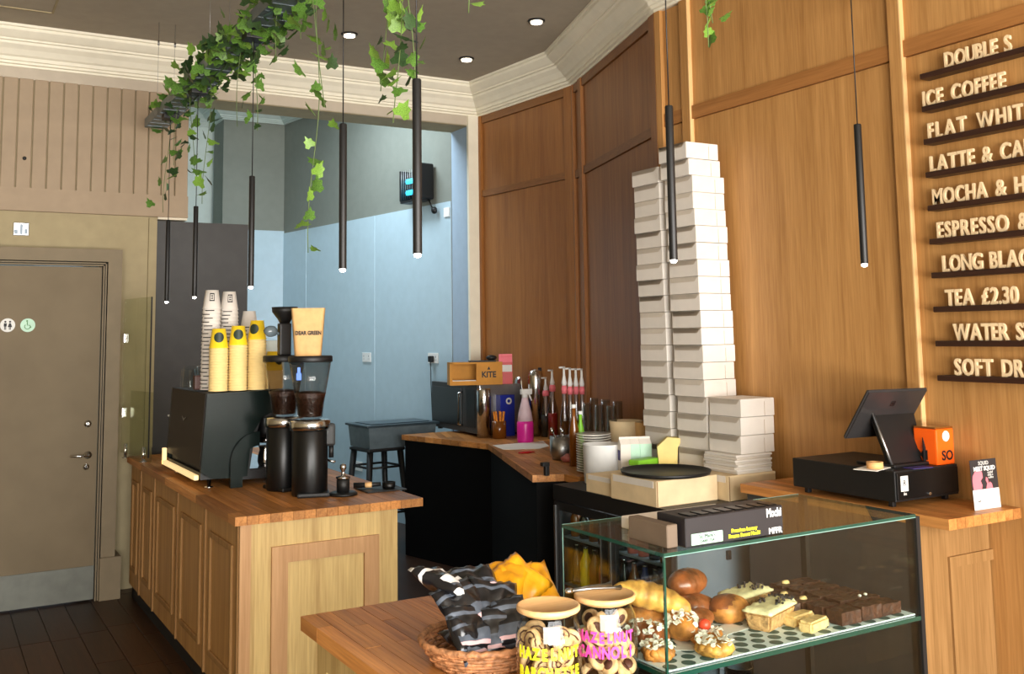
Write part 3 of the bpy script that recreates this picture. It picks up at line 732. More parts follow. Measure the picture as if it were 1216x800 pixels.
# orange tin
p0 = onY(1102, 551, 2.6)
t = thing('orange_tin', 'square orange tin with black lettering and white round sticker, on the cash drawer', 'tin', (3.38, 2.572, zd), -.03)
bm = nb(); rbox(bm, -.05, .05, -.052, .052, 0, .135, .006); obj('tin_body', bm, 'orange', t)
bm = nb(); rbox(bm, -.05, .05, -.05, .05, .135, .142, .003); obj('tin_lid', bm, 'bottle_am', t)
bm = nb(); lathe(bm, [(.02, 0), (.02, .0008)], seg=24); o = obj('round_sticker', bm, 'text_white', t); o.location = (.004, -.0525, .107); o.rotation_euler = (PI/2, 0, 0)
lettering('SO', .05, 'text_black', t, (.008, -.0528, .018), (PI/2, 0, 0), off=.0015); lettering('MI', .05, 'text_black', t, (-.0528, .012, .018), (PI/2, 0, -PI/2), off=.0015)
# tape, papers
p = G(1047, 558, zd)
t_ = nb(); lathe(t_, [(.016, 0), (.03, 0), (.03, .024), (.016, .024), (.016, 0)], seg=26, cap=False); o = obj('tape_roll', t_, 'tape'); o.location = (p.x, p.y+.03, zd+.0035)
tag(o, 'roll of tan masking tape lying on the cash drawer', 'tape')
for nm, lab, mt, (x0, y0, x1, y1), a in (('slip', 'white paper slip under the tape roll on the cash drawer', 'paper', (0, 0, .14, .09), .3), ('slip', 'purple folded paper beside the tape roll on the cash drawer', 'purple', (0, 0, .1, .05), -.1)):
    bm = nb(); box(bm, x0, x1, y0, y1, 0, .002); o = obj(nm, bm, mt); o.rotation_euler = (0, 0, a)
    o.location = (p.x-.05, p.y-.02, zd+.001) if mt == 'paper' else (p.x+.10, p.y-.06, zd+.001); tag(o, lab, 'paper')
# flyer card
bl_ = onY(1157, 601, 2.33); br_ = onY(1201, 599, 2.33)
t = thing('flyer_card', 'black, white and pink promotional card leaning at the end of the till counter', 'card', (3.272, 2.335, ZT), 0, rot=(-.06, 0, -.03))
W_ = .145; Hh = .175
bm = nb(); box(bm, 0, W_, 0, .0015, 0, Hh); obj('card_sheet', bm, plain('card black', (44, 40, 42), .55), t)
bm = nb(); box(bm, 0, W_, -.0008, 0, .0, .07); obj('white_band', bm, 'text_white', t)
bm = nb(); Ft = Matrix(((1, 0, 0, 0), (0, 0, -1, -.0003), (0, 1, 0, 0), (0, 0, 0, 1)))
prism(bm, [(.006, .07), (.05, .07), (.056, .085), (.048, .1), (.062, .112), (.06, .13), (.05, .142), (.035, .14), (.02, .132), (.008, .12), (.004, .1)], 0, .0008, mat=Ft)
prism(bm, [(.076, .07), (.112, .07), (.108, .088), (.098, .094), (.09, .088), (.088, .108), (.08, .112), (.077, .1), (.083, .09)], 0, .0008, mat=Ft)
obj('printed_figure', bm, 'coral', t)
lettering('SQUID', .019, 'text_white', t, (W_/2, -.001, .156), (PI/2, 0, 0)); lettering('MEET SQUID', .021, 'text_white', t, (W_/2+.002, -.0015, .136), (PI/2, 0, 0), off=.0008)
for k in range(3): lettering('cuttlefish coffee'[k*5:k*5+7], .012, 'text_white', t, (.105, -.001, .124-.009*k), (PI/2, 0, 0))
lettering('squid', .008, 'text_black', t, (.03, -.0012, .028), (PI/2, 0, 0))

# ================================================================== DISPLAY CASE
X0, X1, Y0, Y1, ZS, ZG = 1.375, 2.185, 1.73, 2.125, .905, 1.15
t = thing('display_case', 'glass pastry display case with two shelves on the right of the front counter', 'display case')
def pane(nm, a, mt='pane'): bm = nb(); box(bm, *a); return obj(nm, bm, mt, t)
pane('glass_top', (X0, X1, Y0, Y1, ZG-.008, ZG), 'pane_top')
bm = nb()
for a in ((X0, X1, Y0-.0012, Y0, ZG-.008, ZG), (X0-.0012, X0, Y0, Y1, ZG-.008, ZG), (X1, X1+.0012, Y0, Y1, ZG-.008, ZG), (X0, X1, Y1, Y1+.0012, ZG-.008, ZG)): box(bm, *a)
obj('glass_top_edge', bm, 'glassedge', t)
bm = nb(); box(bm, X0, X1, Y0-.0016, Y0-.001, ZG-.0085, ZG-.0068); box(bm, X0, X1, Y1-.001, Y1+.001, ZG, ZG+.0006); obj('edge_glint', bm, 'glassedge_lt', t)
pane('front_pane', (X0, X1, Y0+.001, Y0+.006, .1, ZG-.009)); pane('side_pane', (X0, X0+.005, Y0+.006, Y1-.004, ZC+.003, ZG-.009)); pane('side_pane', (X1-.005, X1, Y0+.006, Y1-.004, .1, ZG-.009))
bm = nb(); box(bm, X0-.002, X0+.003, Y0-.002, Y0+.003, .1, ZG-.008); box(bm, X0-.001, X0+.001, Y1-.002, Y1, ZC+.003, ZG-.008)
obj('corner_edge', bm, 'glassedge', t)
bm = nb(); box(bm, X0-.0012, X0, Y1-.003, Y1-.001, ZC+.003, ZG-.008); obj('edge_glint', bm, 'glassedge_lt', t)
bm = nb(); box(bm, X1, X1+.014, Y0-.002, Y0+.03, 0, ZG-.006); box(bm, X1, X1+.014, Y1-.02, Y1, 0, ZG-.006); obj('post', bm, 'black', t)
bm = nb(); box(bm, X0+.006, X1-.006, Y0+.008, Y1-.006, ZS-.012, ZS-.003); obj('shelf', bm, 'pane_top', t)
bm = nb(); box(bm, X0, X1, Y0-.001, Y0+.006, ZS-.014, ZS-.004); box(bm, X0, X0+.004, Y0, Y1, ZS-.014, ZS-.004); obj('shelf_edge', bm, 'glassedge', t)
bm = nb(); box(bm, X0, X1, Y0, Y1, .62, .635); obj('lower_shelf', bm, 'charcoal', t)
bm = nb(); box(bm, X0, X1, Y0, Y1, .02, .1); obj('case_base', bm, 'black', t)
bm = nb(); box(bm, X0+.008, X1-.008, Y0+.01, Y1-.008, ZS-.003, ZS); lp = obj('paper_liner', bm, 'liner'); tag(lp, 'pale paper liner printed with dark green dots on the pastry shelf', 'liner')
bm = nb(); r_ = 0; y = Y0+.028
while y < Y1-.02:
    x = X0+.03+(r_ % 2)*.026
    while x < X1-.025: lathe(bm, [(.016, ZS+.0002), (.016, ZS+.0006)], x, y, 16); x += .052
    y += .032; r_ += 1
o = obj('printed_dot', bm, 'dotgreen', lp); o['kind'] = 'stuff'
for k in range(3):
    bm = nb(); prism(bm, [(0, 0), (.08, .01), (.07, .075), (.03, .06), (-.01, .07)], 0, .0006); o = obj('parchment', bm, 'paper')
    o.location = [(1.66, 1.86, ZS+.001), (1.79, 1.83, ZS+.001), (1.535, 1.80, ZS+.001)][k]; o.rotation_euler = (0, 0, .4*k)
    tag(o, ['crumpled white parchment under the iced loaf cakes', 'white parchment sheet under the shortbread pieces', 'white parchment scrap behind the almond pastry with strawberry'][k], 'parchment')
# black product boxes on the glass
t = thing('tea_box', 'long black carton with pale label and white lettering on the display glass', 'box', (1.447, Y0+.012, ZG), .0)
bw = .292
bm = nb(); rbox(bm, 0, bw, 0, .1, 0, .064, .002, 1); obj('carton', bm, plain('carton black', (30, 27, 30), .5), t)
bm = nb(); rbox(bm, .015, .105, -.001, 0, .004, .028, .001, 1); lb = obj('label_panel', bm, 'mint', t)
lettering('St. Mark\'s', .012, 'text_black', lb, (.06, -.0015, .017), (PI/2, 0, 0)); lettering('DARK  TEA', .008, 'text_black', lb, (.06, -.0015, .008), (PI/2, 0, 0))
lettering('Mochi', .026, 'text_white', t, (.262, -.0008, .042), (PI/2, 0, 0), off=.001, sx=.72)
lettering('Premium Luxury\nFrozen Sweet Mochi', .0115, 'acid', t, (.17, -.0008, .019), (PI/2, 0, 0), off=.0004)
lettering('MFFR', .018, 'text_white', t, (.265, -.0008, .004), (PI/2, 0, 0), off=.0006)
bm = nb()
for k in range(8): rbox(bm, .02+.034*k, .045+.034*k, .01, .05, .064, .0665, .001, 1)
obj('lid_tab', bm, 'blackgloss', t)
t2 = nb(); rbox(t2, 0, .3, 0, .1, 0, .028, .002, 1); o = obj('pale_carton', t2, 'card'); o.location = (1.47, Y0+.18, ZG); tag(o, 'flat white carton behind the black carton on the display glass', 'box')
t2 = nb(); rbox(t2, 0, .03, 0, .14, 0, .05, .002, 1); o = obj('reflection_block', t2, plain('grey brown reflection', (104, 88, 72), .7)); o.location = (1.41, Y0+.03, ZG); tag(o, 'dull grey brown block imitating a reflection left of the black carton on the glass', 'box')  # added block, stands in for a reflection beside the black carton

# ------------------------------------------------------------------ pastries
def croissant(nm, lab, loc, rotz, L, R, mt, rot=None, seed=0, flakes=False, bend=.35, rg=.10):
    t = thing(nm, lab, 'pastry', loc, rotz, rot=rot)
    bm = nb(); n = 44; rings = []; sg = 14
    for i in range(n+1):
        f = i/n; a = (f-.5)*2; x = a*L/2; y = -bend*L*(a*a)*.5
        env = max(.02, (1-abs(a)**2.2))**.7; ridge = 1+rg*abs(math.sin(f*PI*7))
        r = R*(.22+.78*env)*ridge
        if i in (0, n): r *= .4
        rings.append([bm.verts.new((x, y+r*math.cos(k*2*PI/sg)*(1+.06*noise.noise(Vector((f*9, k, seed)))), R*.8+r*.82*math.sin(k*2*PI/sg))) for k in range(sg)])
    for a_, b_ in zip(rings, rings[1:]):
        for k in range(sg): bm.faces.new((a_[k], a_[(k+1) % sg], b_[(k+1) % sg], b_[k])).smooth = True
    bm.faces.new(rings[0][::-1]); bm.faces.new(rings[-1]); obj('dough', bm, mt, t)
    if flakes:
        rr = random.Random(seed); bm = nb()
        for k in range(60):
            f = rr.uniform(.12, .88); a = (f-.5)*2; env = max(.02, (1-abs(a)**2.2))**.7; r = R*(.22+.78*env)*1.08; th = rr.uniform(.2, PI-.2)
            c = Vector((a*L/2, -bend*L*a*a*.5+r*math.cos(th), R*.8+r*.86*math.sin(th)))
            q = nb(); lathe(q, [(.007, 0), (.007, .0012)], seg=7); merge(bm, q, Matrix.Translation(c) @ Matrix.Rotation(rr.uniform(-.9, .9), 4, 'X') @ Matrix.Rotation(rr.uniform(-.9, .9), 4, 'Y'))
        o = obj('almond_flakes', bm, 'almond', t); o['kind'] = 'stuff'
    return t
zs = ZS+.0008
def onS(x, y, dz=0): return G(x, y, zs+dz)
croissant('croissant', 'large plain golden croissant on top at the left of the pastry shelf', (1.515, 1.975, zs+.058), -.55, .19, .036, 'pastry_lt', seed=1, rot=(0, .25, -.55))
croissant('croissant', 'golden croissant lying beneath the large one at the left of the shelf', (1.50, 2.0, zs), -.3, .17, .034, 'pastry', seed=2)
croissant('almond_croissant', 'almond croissant with chocolate drizzle at the left glass side', (1.455, 1.91, zs), -.9, .13, .03, 'pastry_dk', seed=3, flakes=True)
croissant('almond_croissant', 'sugar dusted almond croissant just right of the corner glass edge', (1.555, 1.90, zs), .9, .11, .036, 'pastry', seed=4, flakes=True)
croissant('pain_au_chocolat', 'dark glazed pastry standing tall behind the others under the black carton', (1.685, 2.03, zs+.052), .2, .12, .04, 'pastry_dk', seed=5, bend=.05, rg=.035)
croissant('pain_au_chocolat', 'brown flaky pastry in the pile left of the bun', (1.665, 2.0, zs), -.2, .14, .04, 'pastry_dk', seed=6, bend=.05, rg=.035)
croissant('pain_au_chocolat', 'brown flaky pastry at the front of the pile above the strawberry pastry', (1.63, 1.93, zs), .3, .11, .03, 'pastry_dk', seed=7, bend=.05, rg=.035)
t = thing('bun', 'round glossy brown bun beside the loaf cakes', 'bun', (1.745, 1.945, zs)); bm = nb(); blob(bm, (0, 0, .028), (.055, .045, .036), .08, 2, 20, 12, seed=3, flat=-.028); obj('dough', bm, 'pastry', t)
bm = nb(); blob(bm, (-.005, .0, .032), (.05, .041, .0335), .06, 2, 20, 12, seed=3, flat=-.006); obj('glaze', bm, 'pastry_dk', t)
# danish pastries with flakes
for k, (x, y, s, lab) in enumerate(((1.475, 1.775, 1.0, 'round almond pastry in front, nearest the front glass'), (1.50, 1.822, .9, 'almond pastry topped with a strawberry behind the nearest one'), (1.425, 1.80, .85, 'almond pastry at the front left corner of the shelf'))):
    if k == 0: x, y = 1.545, 1.775
    if k == 1: x, y = 1.58, 1.845
    if k == 2: x, y = 1.42, 1.815
    t = thing('danish_pastry', lab, 'pastry', (x, y, zs), k*1.1)
    bm = nb(); R_ = .042*s; ring = []
    for i in range(24):
        a = i*2*PI/24; ring.append((R_*.68*math.cos(a), R_*.68*math.sin(a), .015+.003*math.sin(3*a)))
    for i in range(12):
        a = i*2*PI/12; blob(bm, (R_*.62*math.cos(a), R_*.62*math.sin(a), .014), (.018*s, .018*s, .015), .5, 60, 10, 7, seed=i)
    lathe(bm, [(R_*.8, 0), (R_*.8, .018), (.002, .02)], seg=18); obj('dough', bm, 'pastry_lt' if k == 0 else 'pastry', t)
    bm = nb(); rr = random.Random(k)
    for i in range(46):
        a = rr.uniform(0, 6.28); r = R_*math.sqrt(rr.random())*1.0
        q = nb(); lathe(q, [(.006, 0), (.006, .0012)], seg=7); merge(bm, q, Matrix.Translation((r*math.cos(a), r*math.sin(a), .027+rr.uniform(0, .006))) @ Matrix.Rotation(rr.uniform(-.8, .8), 4, 'X') @ Matrix.Rotation(rr.uniform(-.8, .8), 4, 'Y'))
    o = obj('almond_flakes', bm, 'almond', t); o['kind'] = 'stuff'
    if k == 1: bm = nb(); blob(bm, (0, .0, .04), (.014, .014, .013), .1, seed=2); obj('strawberry', bm, 'straw', t)
# loaf cakes
def loaf(lab, loc, rz, L, W, Hc, seed, crumbs=True):
    t = thing('loaf_cake', lab, 'cake', loc, rz); rr = random.Random(seed)
    bm = nb(); q = nb(); box(q, -L/2, L/2, -W/2, W/2, 0, Hc); bmesh.ops.bevel(q, geom=q.edges[:], offset=.006, segments=2, affect='EDGES')
    for v in q.verts:
        if v.co.z < Hc*.5: v.co.x *= .92; v.co.y *= .85
        v.co += Vector([rr.uniform(-.001, .001) for _ in range(3)])
    merge(bm, q); obj('sponge', bm, 'sponge', t)
    bm = nb(); q = nb(); bmesh.ops.create_grid(q, x_segments=14, y_segments=8, size=.5)
    bmesh.ops.solidify(q, geom=q.faces[:], thickness=.3)
    for v in q.verts:
        top = v.co.z > -.01
        e = max(abs(v.co.x), abs(v.co.y))*2
        v.co = Vector((v.co.x*(L+.006), v.co.y*(W+.006), Hc+(.010+.006*noise.noise(Vector((v.co.x*8, v.co.y*8, seed)))-(.006 if e > .9 else 0) if top else -.001)))
    for f in q.faces: f.smooth = True
    merge(bm, q); obj('icing', bm, 'cream_ice', t)
    if crumbs:
        bm = nb()
        for k in range(26):
            s = rr.uniform(.0025, .0055); blob(bm, (rr.uniform(-L*.1, L*.48), rr.uniform(-W*.45, W*.45), Hc+.013), (s, s*.8, s*.8), .4, 3, 6, 5, seed=k)
        o = obj('biscuit_crumbs', bm, 'crumb', t); o['kind'] = 'stuff'
    return t
loaf('iced loaf cake slice with dark crumbs nearest the front, beside the shortbread', (1.805, 1.865, zs), .35, .14, .07, .042, 1)
loaf('iced loaf cake slice with dark crumbs standing behind the front one', (1.845, 1.99, zs), .2, .13, .07, .045, 2)
loaf('small iced cake slice between front loaf cake and brownies', (1.885, 1.905, zs), -.2, .05, .04, .034, 4)
for k, (x, y, lab) in enumerate(((1.87, 1.835, 'pale shortbread finger behind the front one, beside the brownies'), (1.865, 1.782, 'pale shortbread finger nearest the front glass'))):
    bm = nb(); q = nb(); box(q, -.042, .042, -.019, .019, 0, .026); bmesh.ops.bevel(q, geom=q.edges[:], offset=.005, segments=2, affect='EDGES')
    for v in q.verts: v.co += Vector((0, 0, .003*noise.noise(v.co*90)))
    merge(bm, q); o = obj('shortbread', bm, 'shortbread'); o.location = (x, y, zs); o.rotation_euler = (0, 0, .15+.1*k); tag(o, lab, 'biscuit')
# brownies
def brownie_mesh(seed):
    bm = nb(); q = nb(); box(q, -.037, .037, -.026, .026, 0, .03); bmesh.ops.subdivide_edges(q, edges=q.edges[:], cuts=3, use_grid_fill=True)
    for v in q.verts:
        n_ = noise.noise(v.co*70+Vector((seed*5, 0, 0))); v.co += Vector((n_*.002, n_*.002, n_*.004 if v.co.z > .02 else 0))
    merge(bm, q); me = bpy.data.meshes.new('brownie'); bm.to_mesh(me); bm.free(); me.materials.append(M['brownie']); return me
bms = [brownie_mesh(k) for k in range(4)]
rowl = ['front row', 'second row', 'third row', 'fourth row', 'back row']; coll = ['right end', 'second from right', 'third from right', 'left end']
for r in range(5):
    for c in range(3 if r < 2 else 4):
        x = 2.122-.0745*c-.004*r; y = 1.79+.062*r-.002*c
        t = thing('brownie', f'dark chocolate brownie, {rowl[r]}, {coll[c] if not (r < 2 and c == 2) else "left end"}', 'brownie', (x, y, zs), .1*math.sin(r*7+c*3), 'chocolate brownies')
        t.scale = (.93+.05*math.sin(r+c*2), .97, .9+.22*abs(math.sin(r*3+c*5)))
        o = bpy.data.objects.new('slab', bms[(r*3+c) % 4]); C.objects.link(o); o.parent = t
        if (r, c) in ((2, 2), (3, 3), (2, 3), (4, 3), (4, 2), (4, 1), (3, 2)):
            bm = nb(); blob(bm, (0, 0, .032), (.013, .009, .006), .2, 2, 12, 7, seed=c); obj('nut_topping', bm, 'shortbread', t)
        if (r, c) == (1, 0):
            bm = nb()
            for dx in (-.012, .012): blob(bm, (dx, 0, .032), (.005, .005, .004), .1, 2, 8, 6)
            obj('sugar_drops', bm, 'almond', t)
# glasses on the lower shelf
for k, (x, y) in enumerate(((1.56, 1.80), (1.64, 1.80), (1.60, 1.87), (1.69, 1.86))):
    if k == 0:
        t = thing('tumbler', '', 'glass', (x, y, .636)); bm = nb(); lathe(bm, [(.024, 0), (.031, .11), (.033, .22), (.031, .22), (.029, .11), (.022, .006)], seg=24, cap=False); obj('glass_wall', bm, 'vessel', t)
        bm = nb(); lathe(bm, [(.0245, 0), (.0245, .008)], seg=20); obj('glass_base', bm, 'vessel', t); tt = t; tk = kids(t)
    else: t = dup(tt, (x, y, .636), 0, ch=tk)
    t['label'] = 'clear tumbler on the lower shelf of the display case, '+['front left', 'front right', 'back left', 'back right'][k]; t['group'] = 'tumblers in the display case'

# ================================================================== JARS AND BASKET
def jar(nm, lab, loc, R, Hj, words, mt, seed, kinds):
    t = thing(nm, lab, 'jar', loc, 0)
    a = math.atan2(loc[0], loc[1])
    bm = nb(); lathe(bm, [(R*.9, 0), (R, .012), (R, Hj*.66), (R*.93, Hj*.78), (R*.8, Hj*.88), (R*.79, Hj*.93), (R*.77, Hj*.93), (R*.78, Hj*.87), (R*.91, Hj*.77), (R*.975, Hj*.65), (R*.975, .014), (R*.87, .006)], seg=40, cap=False)
    obj('glass_wall', bm, 'vessel', t)
    bm = nb(); lathe(bm, [(R*.9, 0), (R*.9, .006)], seg=32); obj('glass_base', bm, 'vessel', t)
    bm = nb(); lathe(bm, [(R*.76, Hj*.9), (R*.78, Hj*.93), (R*.94, Hj*.935), (R*.97, Hj*.95), (R*.97, Hj*.985), (R*.94, Hj), (R*.9, Hj), (R*.88, Hj*.988), (0.001, Hj*.985)], seg=40); obj('lid', bm, 'lidwood', t)
    # text wrapped round the glass
    for li, (wd, z, sz) in enumerate(words):
        n = len(wd); step = .8*sz*.72/R
        for i, c in enumerate(wd):
            if c == ' ': continue
            th = (i-(n-1)/2)*step; ang = -a+th*1.0
            px_, py_ = (R+.0012)*math.sin(ang), -(R+.0012)*math.cos(ang)
            lettering(c, sz, mt, t, (px_, py_, z+random.uniform(-.001, .001)), (PI/2, 0, ang), off=.0014, sx=.72, name='marker_letter')
    bm = nb(); hw = .5
    rr = [( (R*.965)*math.sin(-a+.25*hw*2*(k/6-.5)+.1), -(R*.965)*math.cos(-a+.25*hw*2*(k/6-.5)+.1)) for k in range(7)]
    return t
def biscuits(lab, loc, R, Hf, kind, n, seed, group):
    rr = random.Random(seed); k = 0; made = None
    for i in range(n):
        ring = rr.random() < .72
        r_ = R*.70*(1 if ring else rr.uniform(0, .6)); th = rr.uniform(0, 6.28); z = .02+(Hf-.03)*i/n
        if made is None:
            t = thing('biscuit', lab, 'biscuit', (0, 0, 0), 0, group)
            if kind == 'swirl':
                bm = nb(); lathe(bm, [(.001, -.005), (.02, -.006), (.023, 0), (.02, .006), (.001, .005)], seg=18); obj('dough', bm, 'biscuit', t)
                bm = nb()
                for q in (-1, 1):
                    tube(bm, [(.0022*a_*math.cos(a_*1.1), .0022*a_*math.sin(a_*1.1), q*.006) for a_ in [1+.6*j for j in range(14)]], .0018, 5)
                obj('swirl', bm, 'choc', t)
            else:
                bm = nb(); lathe(bm, [(.001, -.006), (.018, -.007), (.021, 0), (.018, .007), (.001, .006)], seg=18); obj('dough', bm, 'biscuit', t)
                bm = nb(); lathe(bm, [(.001, -.0075), (.011, -.0075), (.011, .0075), (.001, .0075)], seg=14); obj('filling', bm, 'choc', t)
            made = t; mk = kids(t); o = t
        else: o = dup(made, (0, 0, 0), 0, ch=mk)
        o.location = (loc[0]+r_*math.cos(th), loc[1]+r_*math.sin(th), loc[2]+z)
        o.rotation_euler = (rr.uniform(.6, 1.6), rr.uniform(-.5, .5), rr.uniform(0, 6.28)); s = 1.0; o.scale = (s, s, s)
c1, h1, r1 = spot(651, 800, 712, 84, ZC)
J1 = G(651, 717, ZC+.178); J2 = G(718, 704, ZC+.178); J1.z = J2.z = ZC
RJ1, HJ1 = .07, .175
jar('cookie_jar', 'left glass cookie jar with wooden lid and yellow handwriting', J1, .069, .178, [('HAZELNUT', .086, .031), ('BARCHETTE', .05, .028)], 'acid', 1, 0)
jar('cookie_jar', 'right glass cookie jar with wooden lid and pink handwriting', J2, .069, .178, [('HAZELNUT', .094, .029), ('CANNOLI', .062, .033)], 'hotpink', 2, 0)
biscuits('swirled biscuit in the left jar with yellow handwriting', J1, .066, .135, 'swirl', 46, 3, 'biscuits in the left jar')
biscuits('chocolate filled biscuit in the right jar with pink handwriting', J2, .066, .135, 'fill', 46, 5, 'biscuits in the right jar')
for j, (Jc, l) in enumerate(((J1, 'left'), (J2, 'right'))):  # white band in each jar imitates a pale reflection
    a = math.atan2(Jc.x, Jc.y); bm = nb(); rows = []
    for z in (.115, .148):
        rows.append([bm.verts.new((.0615*math.sin(-a+.12+th), -.0615*math.cos(-a+.12+th), z)) for th in [-.3+.08*k for k in range(8)]])
    for k in range(7): bm.faces.new((rows[0][k], rows[0][k+1], rows[1][k+1], rows[1][k]))
    bmesh.ops.solidify(bm, geom=bm.faces[:], thickness=.0006)
    o = obj('reflection_patch', bm, 'paper'); o.location = Jc; tag(o, f'white patch imitating a reflection inside the {l} cookie jar', 'label')
# tongs on the right jar lid
t = thing('serving_tongs', 'small metal tongs lying on the lid of the right cookie jar', 'tongs', (J2.x, J2.y, ZC+.178), .5)
bm = nb()
tube(bm, [(-.06, .05, .012), (-.02, .02, .012), (.03, -.008, .006), (.05, -.014, .003)], [.004, .003, .003, .006], 8); tube(bm, [(-.06, .05, .012), (-.01, .035, .012), (.045, .02, .006), (.065, .018, .003)], [.004, .003, .003, .006], 8)
obj('arms', bm, 'brushed', t)
bm = nb(); blob(bm, (-.064, .053, .013), (.012, .009, .006), 0); obj('hinge', bm, 'steel', t)
# basket
BC = Vector((1.165, 1.93, ZC)); 
bl0 = G(560, 795, ZC)
BC = G(572, 768, ZC+.03); BC.z = ZC; BR = .135
t = thing('wicker_basket', 'round shallow wicker basket holding crisp bags on the front counter', 'basket', BC)
bm = nb(); lathe(bm, [(BR*.8, .0), (BR*.8, .006), (.002, .006)], seg=30); obj('basket_floor', bm, 'wicker', t)
for k in range(6):
    bm = nb(); rr_ = BR*(.8+.2*(k/5)**.8); pts = [((rr_+.0025*math.sin(a*17+k*PI))*math.cos(a), (rr_+.0025*math.sin(a*17+k*PI))*math.sin(a), .006+.008*k) for a in [j*2*PI/102 for j in range(103)]]
    tube(bm, pts, .0045, 6, cap=False); obj('woven_coil', bm, 'wicker', t)
for k in range(17):
    a = k*2*PI/17; bm = nb(); tube(bm, [(BR*.8*math.cos(a), BR*.8*math.sin(a), .002), (BR*math.cos(a), BR*math.sin(a), .05)], .003, 5); obj('stake', bm, 'wicker', t)
bm = nb(); tube(bm, [((BR+.004)*math.cos(a), (BR+.004)*math.sin(a), .054+.002*math.sin(a*25)) for a in [j*2*PI/60 for j in range(61)]], .008, 7, cap=False); obj('rim', bm, 'wicker', t)
def bag(nm, lab, loc, rot, W, Hb, T, mts, seed, group):
    t = thing(nm, lab, 'crisp bag', loc, 0, group, rot=rot)
    def surf(sub, zoff):
        bm = nb(); nx, ny = 12, 14; g = {}
        for s in (1, -1):
            for i in range(nx+1):
                for j in range(ny+1):
                    u, v = i/nx*2-1, j/ny*2-1
                    if s == -1 and (i in (0, nx) or j in (0, ny)): g[(s, i, j)] = g[(1, i, j)]; continue
                    th = T/2*max(0, (1-u**4))**.6*max(0, 1-(abs(v)**3.5))**.8
                    th *= 1+.35*noise.noise(Vector((u*2.5, v*2.5, seed*3+s)))
                    cz = .004*math.sin(u*22) if abs(v) > .93 else 0
                    g[(s, i, j)] = bm.verts.new((u*W/2*(1-.06*(1-abs(v))), v*Hb/2, s*th+cz+.012*noise.noise(Vector((u*2, v*2, seed)))))
            for i in range(nx):
                for j in range(ny):
                    q = [g[(s, i, j)], g[(s, i+1, j)], g[(s, i+1, j+1)], g[(s, i, j+1)]]
                    f = bm.faces.new(q if s == 1 else q[::-1]); f.smooth = True
                    vv = (j+.5)/ny
                    if vv > .90 or vv < .07: f.material_index = 1
                    elif (.17 < vv < .4) and .1 < (i+.5)/nx < .9: f.material_index = 2 if vv < .22 else 1
                    elif .72 < vv < .78: f.material_index = 1
        return bm
    obj('wrapper', surf(0, 0), mts, t, recalc=False)
    return t
bb = ('bagblack', 'baggrey', 'bagpink'); bo_ = ('bagorange', 'bagorange', 'bagorange'); gl = 'crisp bags in the basket'
bags = [(-.055, .075, .165, (.25, .25, .5), ('bagblack', 'white', 'baggrey'), 'black crisp bag with white tip, top of the pile at the left', .11, .15),
 (.02, .075, .155, (.3, -.1, -.2), bb, 'black crisp bag lying flat, top of the pile at the centre', .12, .13),
 (-.045, .0, .125, (.75, -.15, .25), bb, 'black crisp bag in the second layer at the left', .12, .13),
 (.035, .0, .12, (.75, .2, -.25), bb, 'black crisp bag in the second layer at the right', .12, .13),
 (-.05, -.045, .088, (.85, .1, .1), bb, 'black crisp bag in the third layer at the left', .12, .12),
 (.03, -.055, .088, (.85, -.15, -.3), bb, 'black crisp bag in the third layer at the right', .12, .12),
 (-.05, -.055, .072, (1.0, .05, .3), bb, 'black crisp bag lowest in front at the left rim of basket', .11, .11),
 (.02, -.06, .075, (1.0, .1, -.1), bb, 'black crisp bag lowest in front at the centre of basket', .11, .11),
 (.066, -.03, .078, (1.0, .1, .6), bb, 'black crisp bag at the right rim beside the left jar', .11, .12),
 (0, .03, .04, (.1, .1, .2), bb, 'black crisp bag at the bottom of the basket', .13, .13)]
for k, (x, y, z, r, mt, lab, W, Hb) in enumerate(bags):
    bag('crisp_bag', lab, BC+Vector((x, y, z)), r, W, Hb, .04, mt, k+1, gl)
for k, (x, y, z, r, lab, W, Hb) in enumerate((( .115, .10, .145, (.3, -.1, -.75), 'orange crisp bag on top of the black ones', .12, .16), (.155, .09, .14, (.6, -.4, .2), 'orange crisp bag with upright pointed corner beside the black ones', .11, .13), (.205, .12, .11, (.5, -.3, -.4), 'orange crisp bag behind the lids of the cookie jars', .12, .15))):
    bag('crisp_bag', lab, BC+Vector((x, y, z)), r, W, Hb, .035, bo_, 20+k, gl)

# ================================================================== COFFEE COUNTER THINGS
# glass guard screen at the far end
t = thing('glass_guard', 'clear glass guard screen standing at the far end of the coffee counter', 'screen', (1.185, 6.4, ZC), .185)
bm = nb(); box(bm, -.004, .004, 0, .455, .03, 1.0); obj('glass_pane', bm, 'screen_glass', t)
bm = nb(); box(bm, -.0045, .0045, -.002, 0, .03, 1.0); obj('pane_edge', bm, 'black', t)
for y in (.08, .38):
    bm = nb(); tube(bm, [(0, y, 0), (0, y, .09)], .01, 10); lathe(bm, [(.02, 0), (.02, .006)], 0, y, 14); obj('clamp', bm, 'steel', t)
for z in (.25, .72):
    bm = nb(); rbox(bm, -.012, .012, .42, .45, z, z+.06, .003); obj('bracket', bm, 'steel', t)
t = thing('low_glass_guard', 'low clear acrylic guard beside the tall glass screen', 'screen', (1.205, 6.42, ZC), .185); bm = nb(); box(bm, 0, .005, .0, .36, 0, .42); obj('glass_pane', bm, 'screen_glass', t)
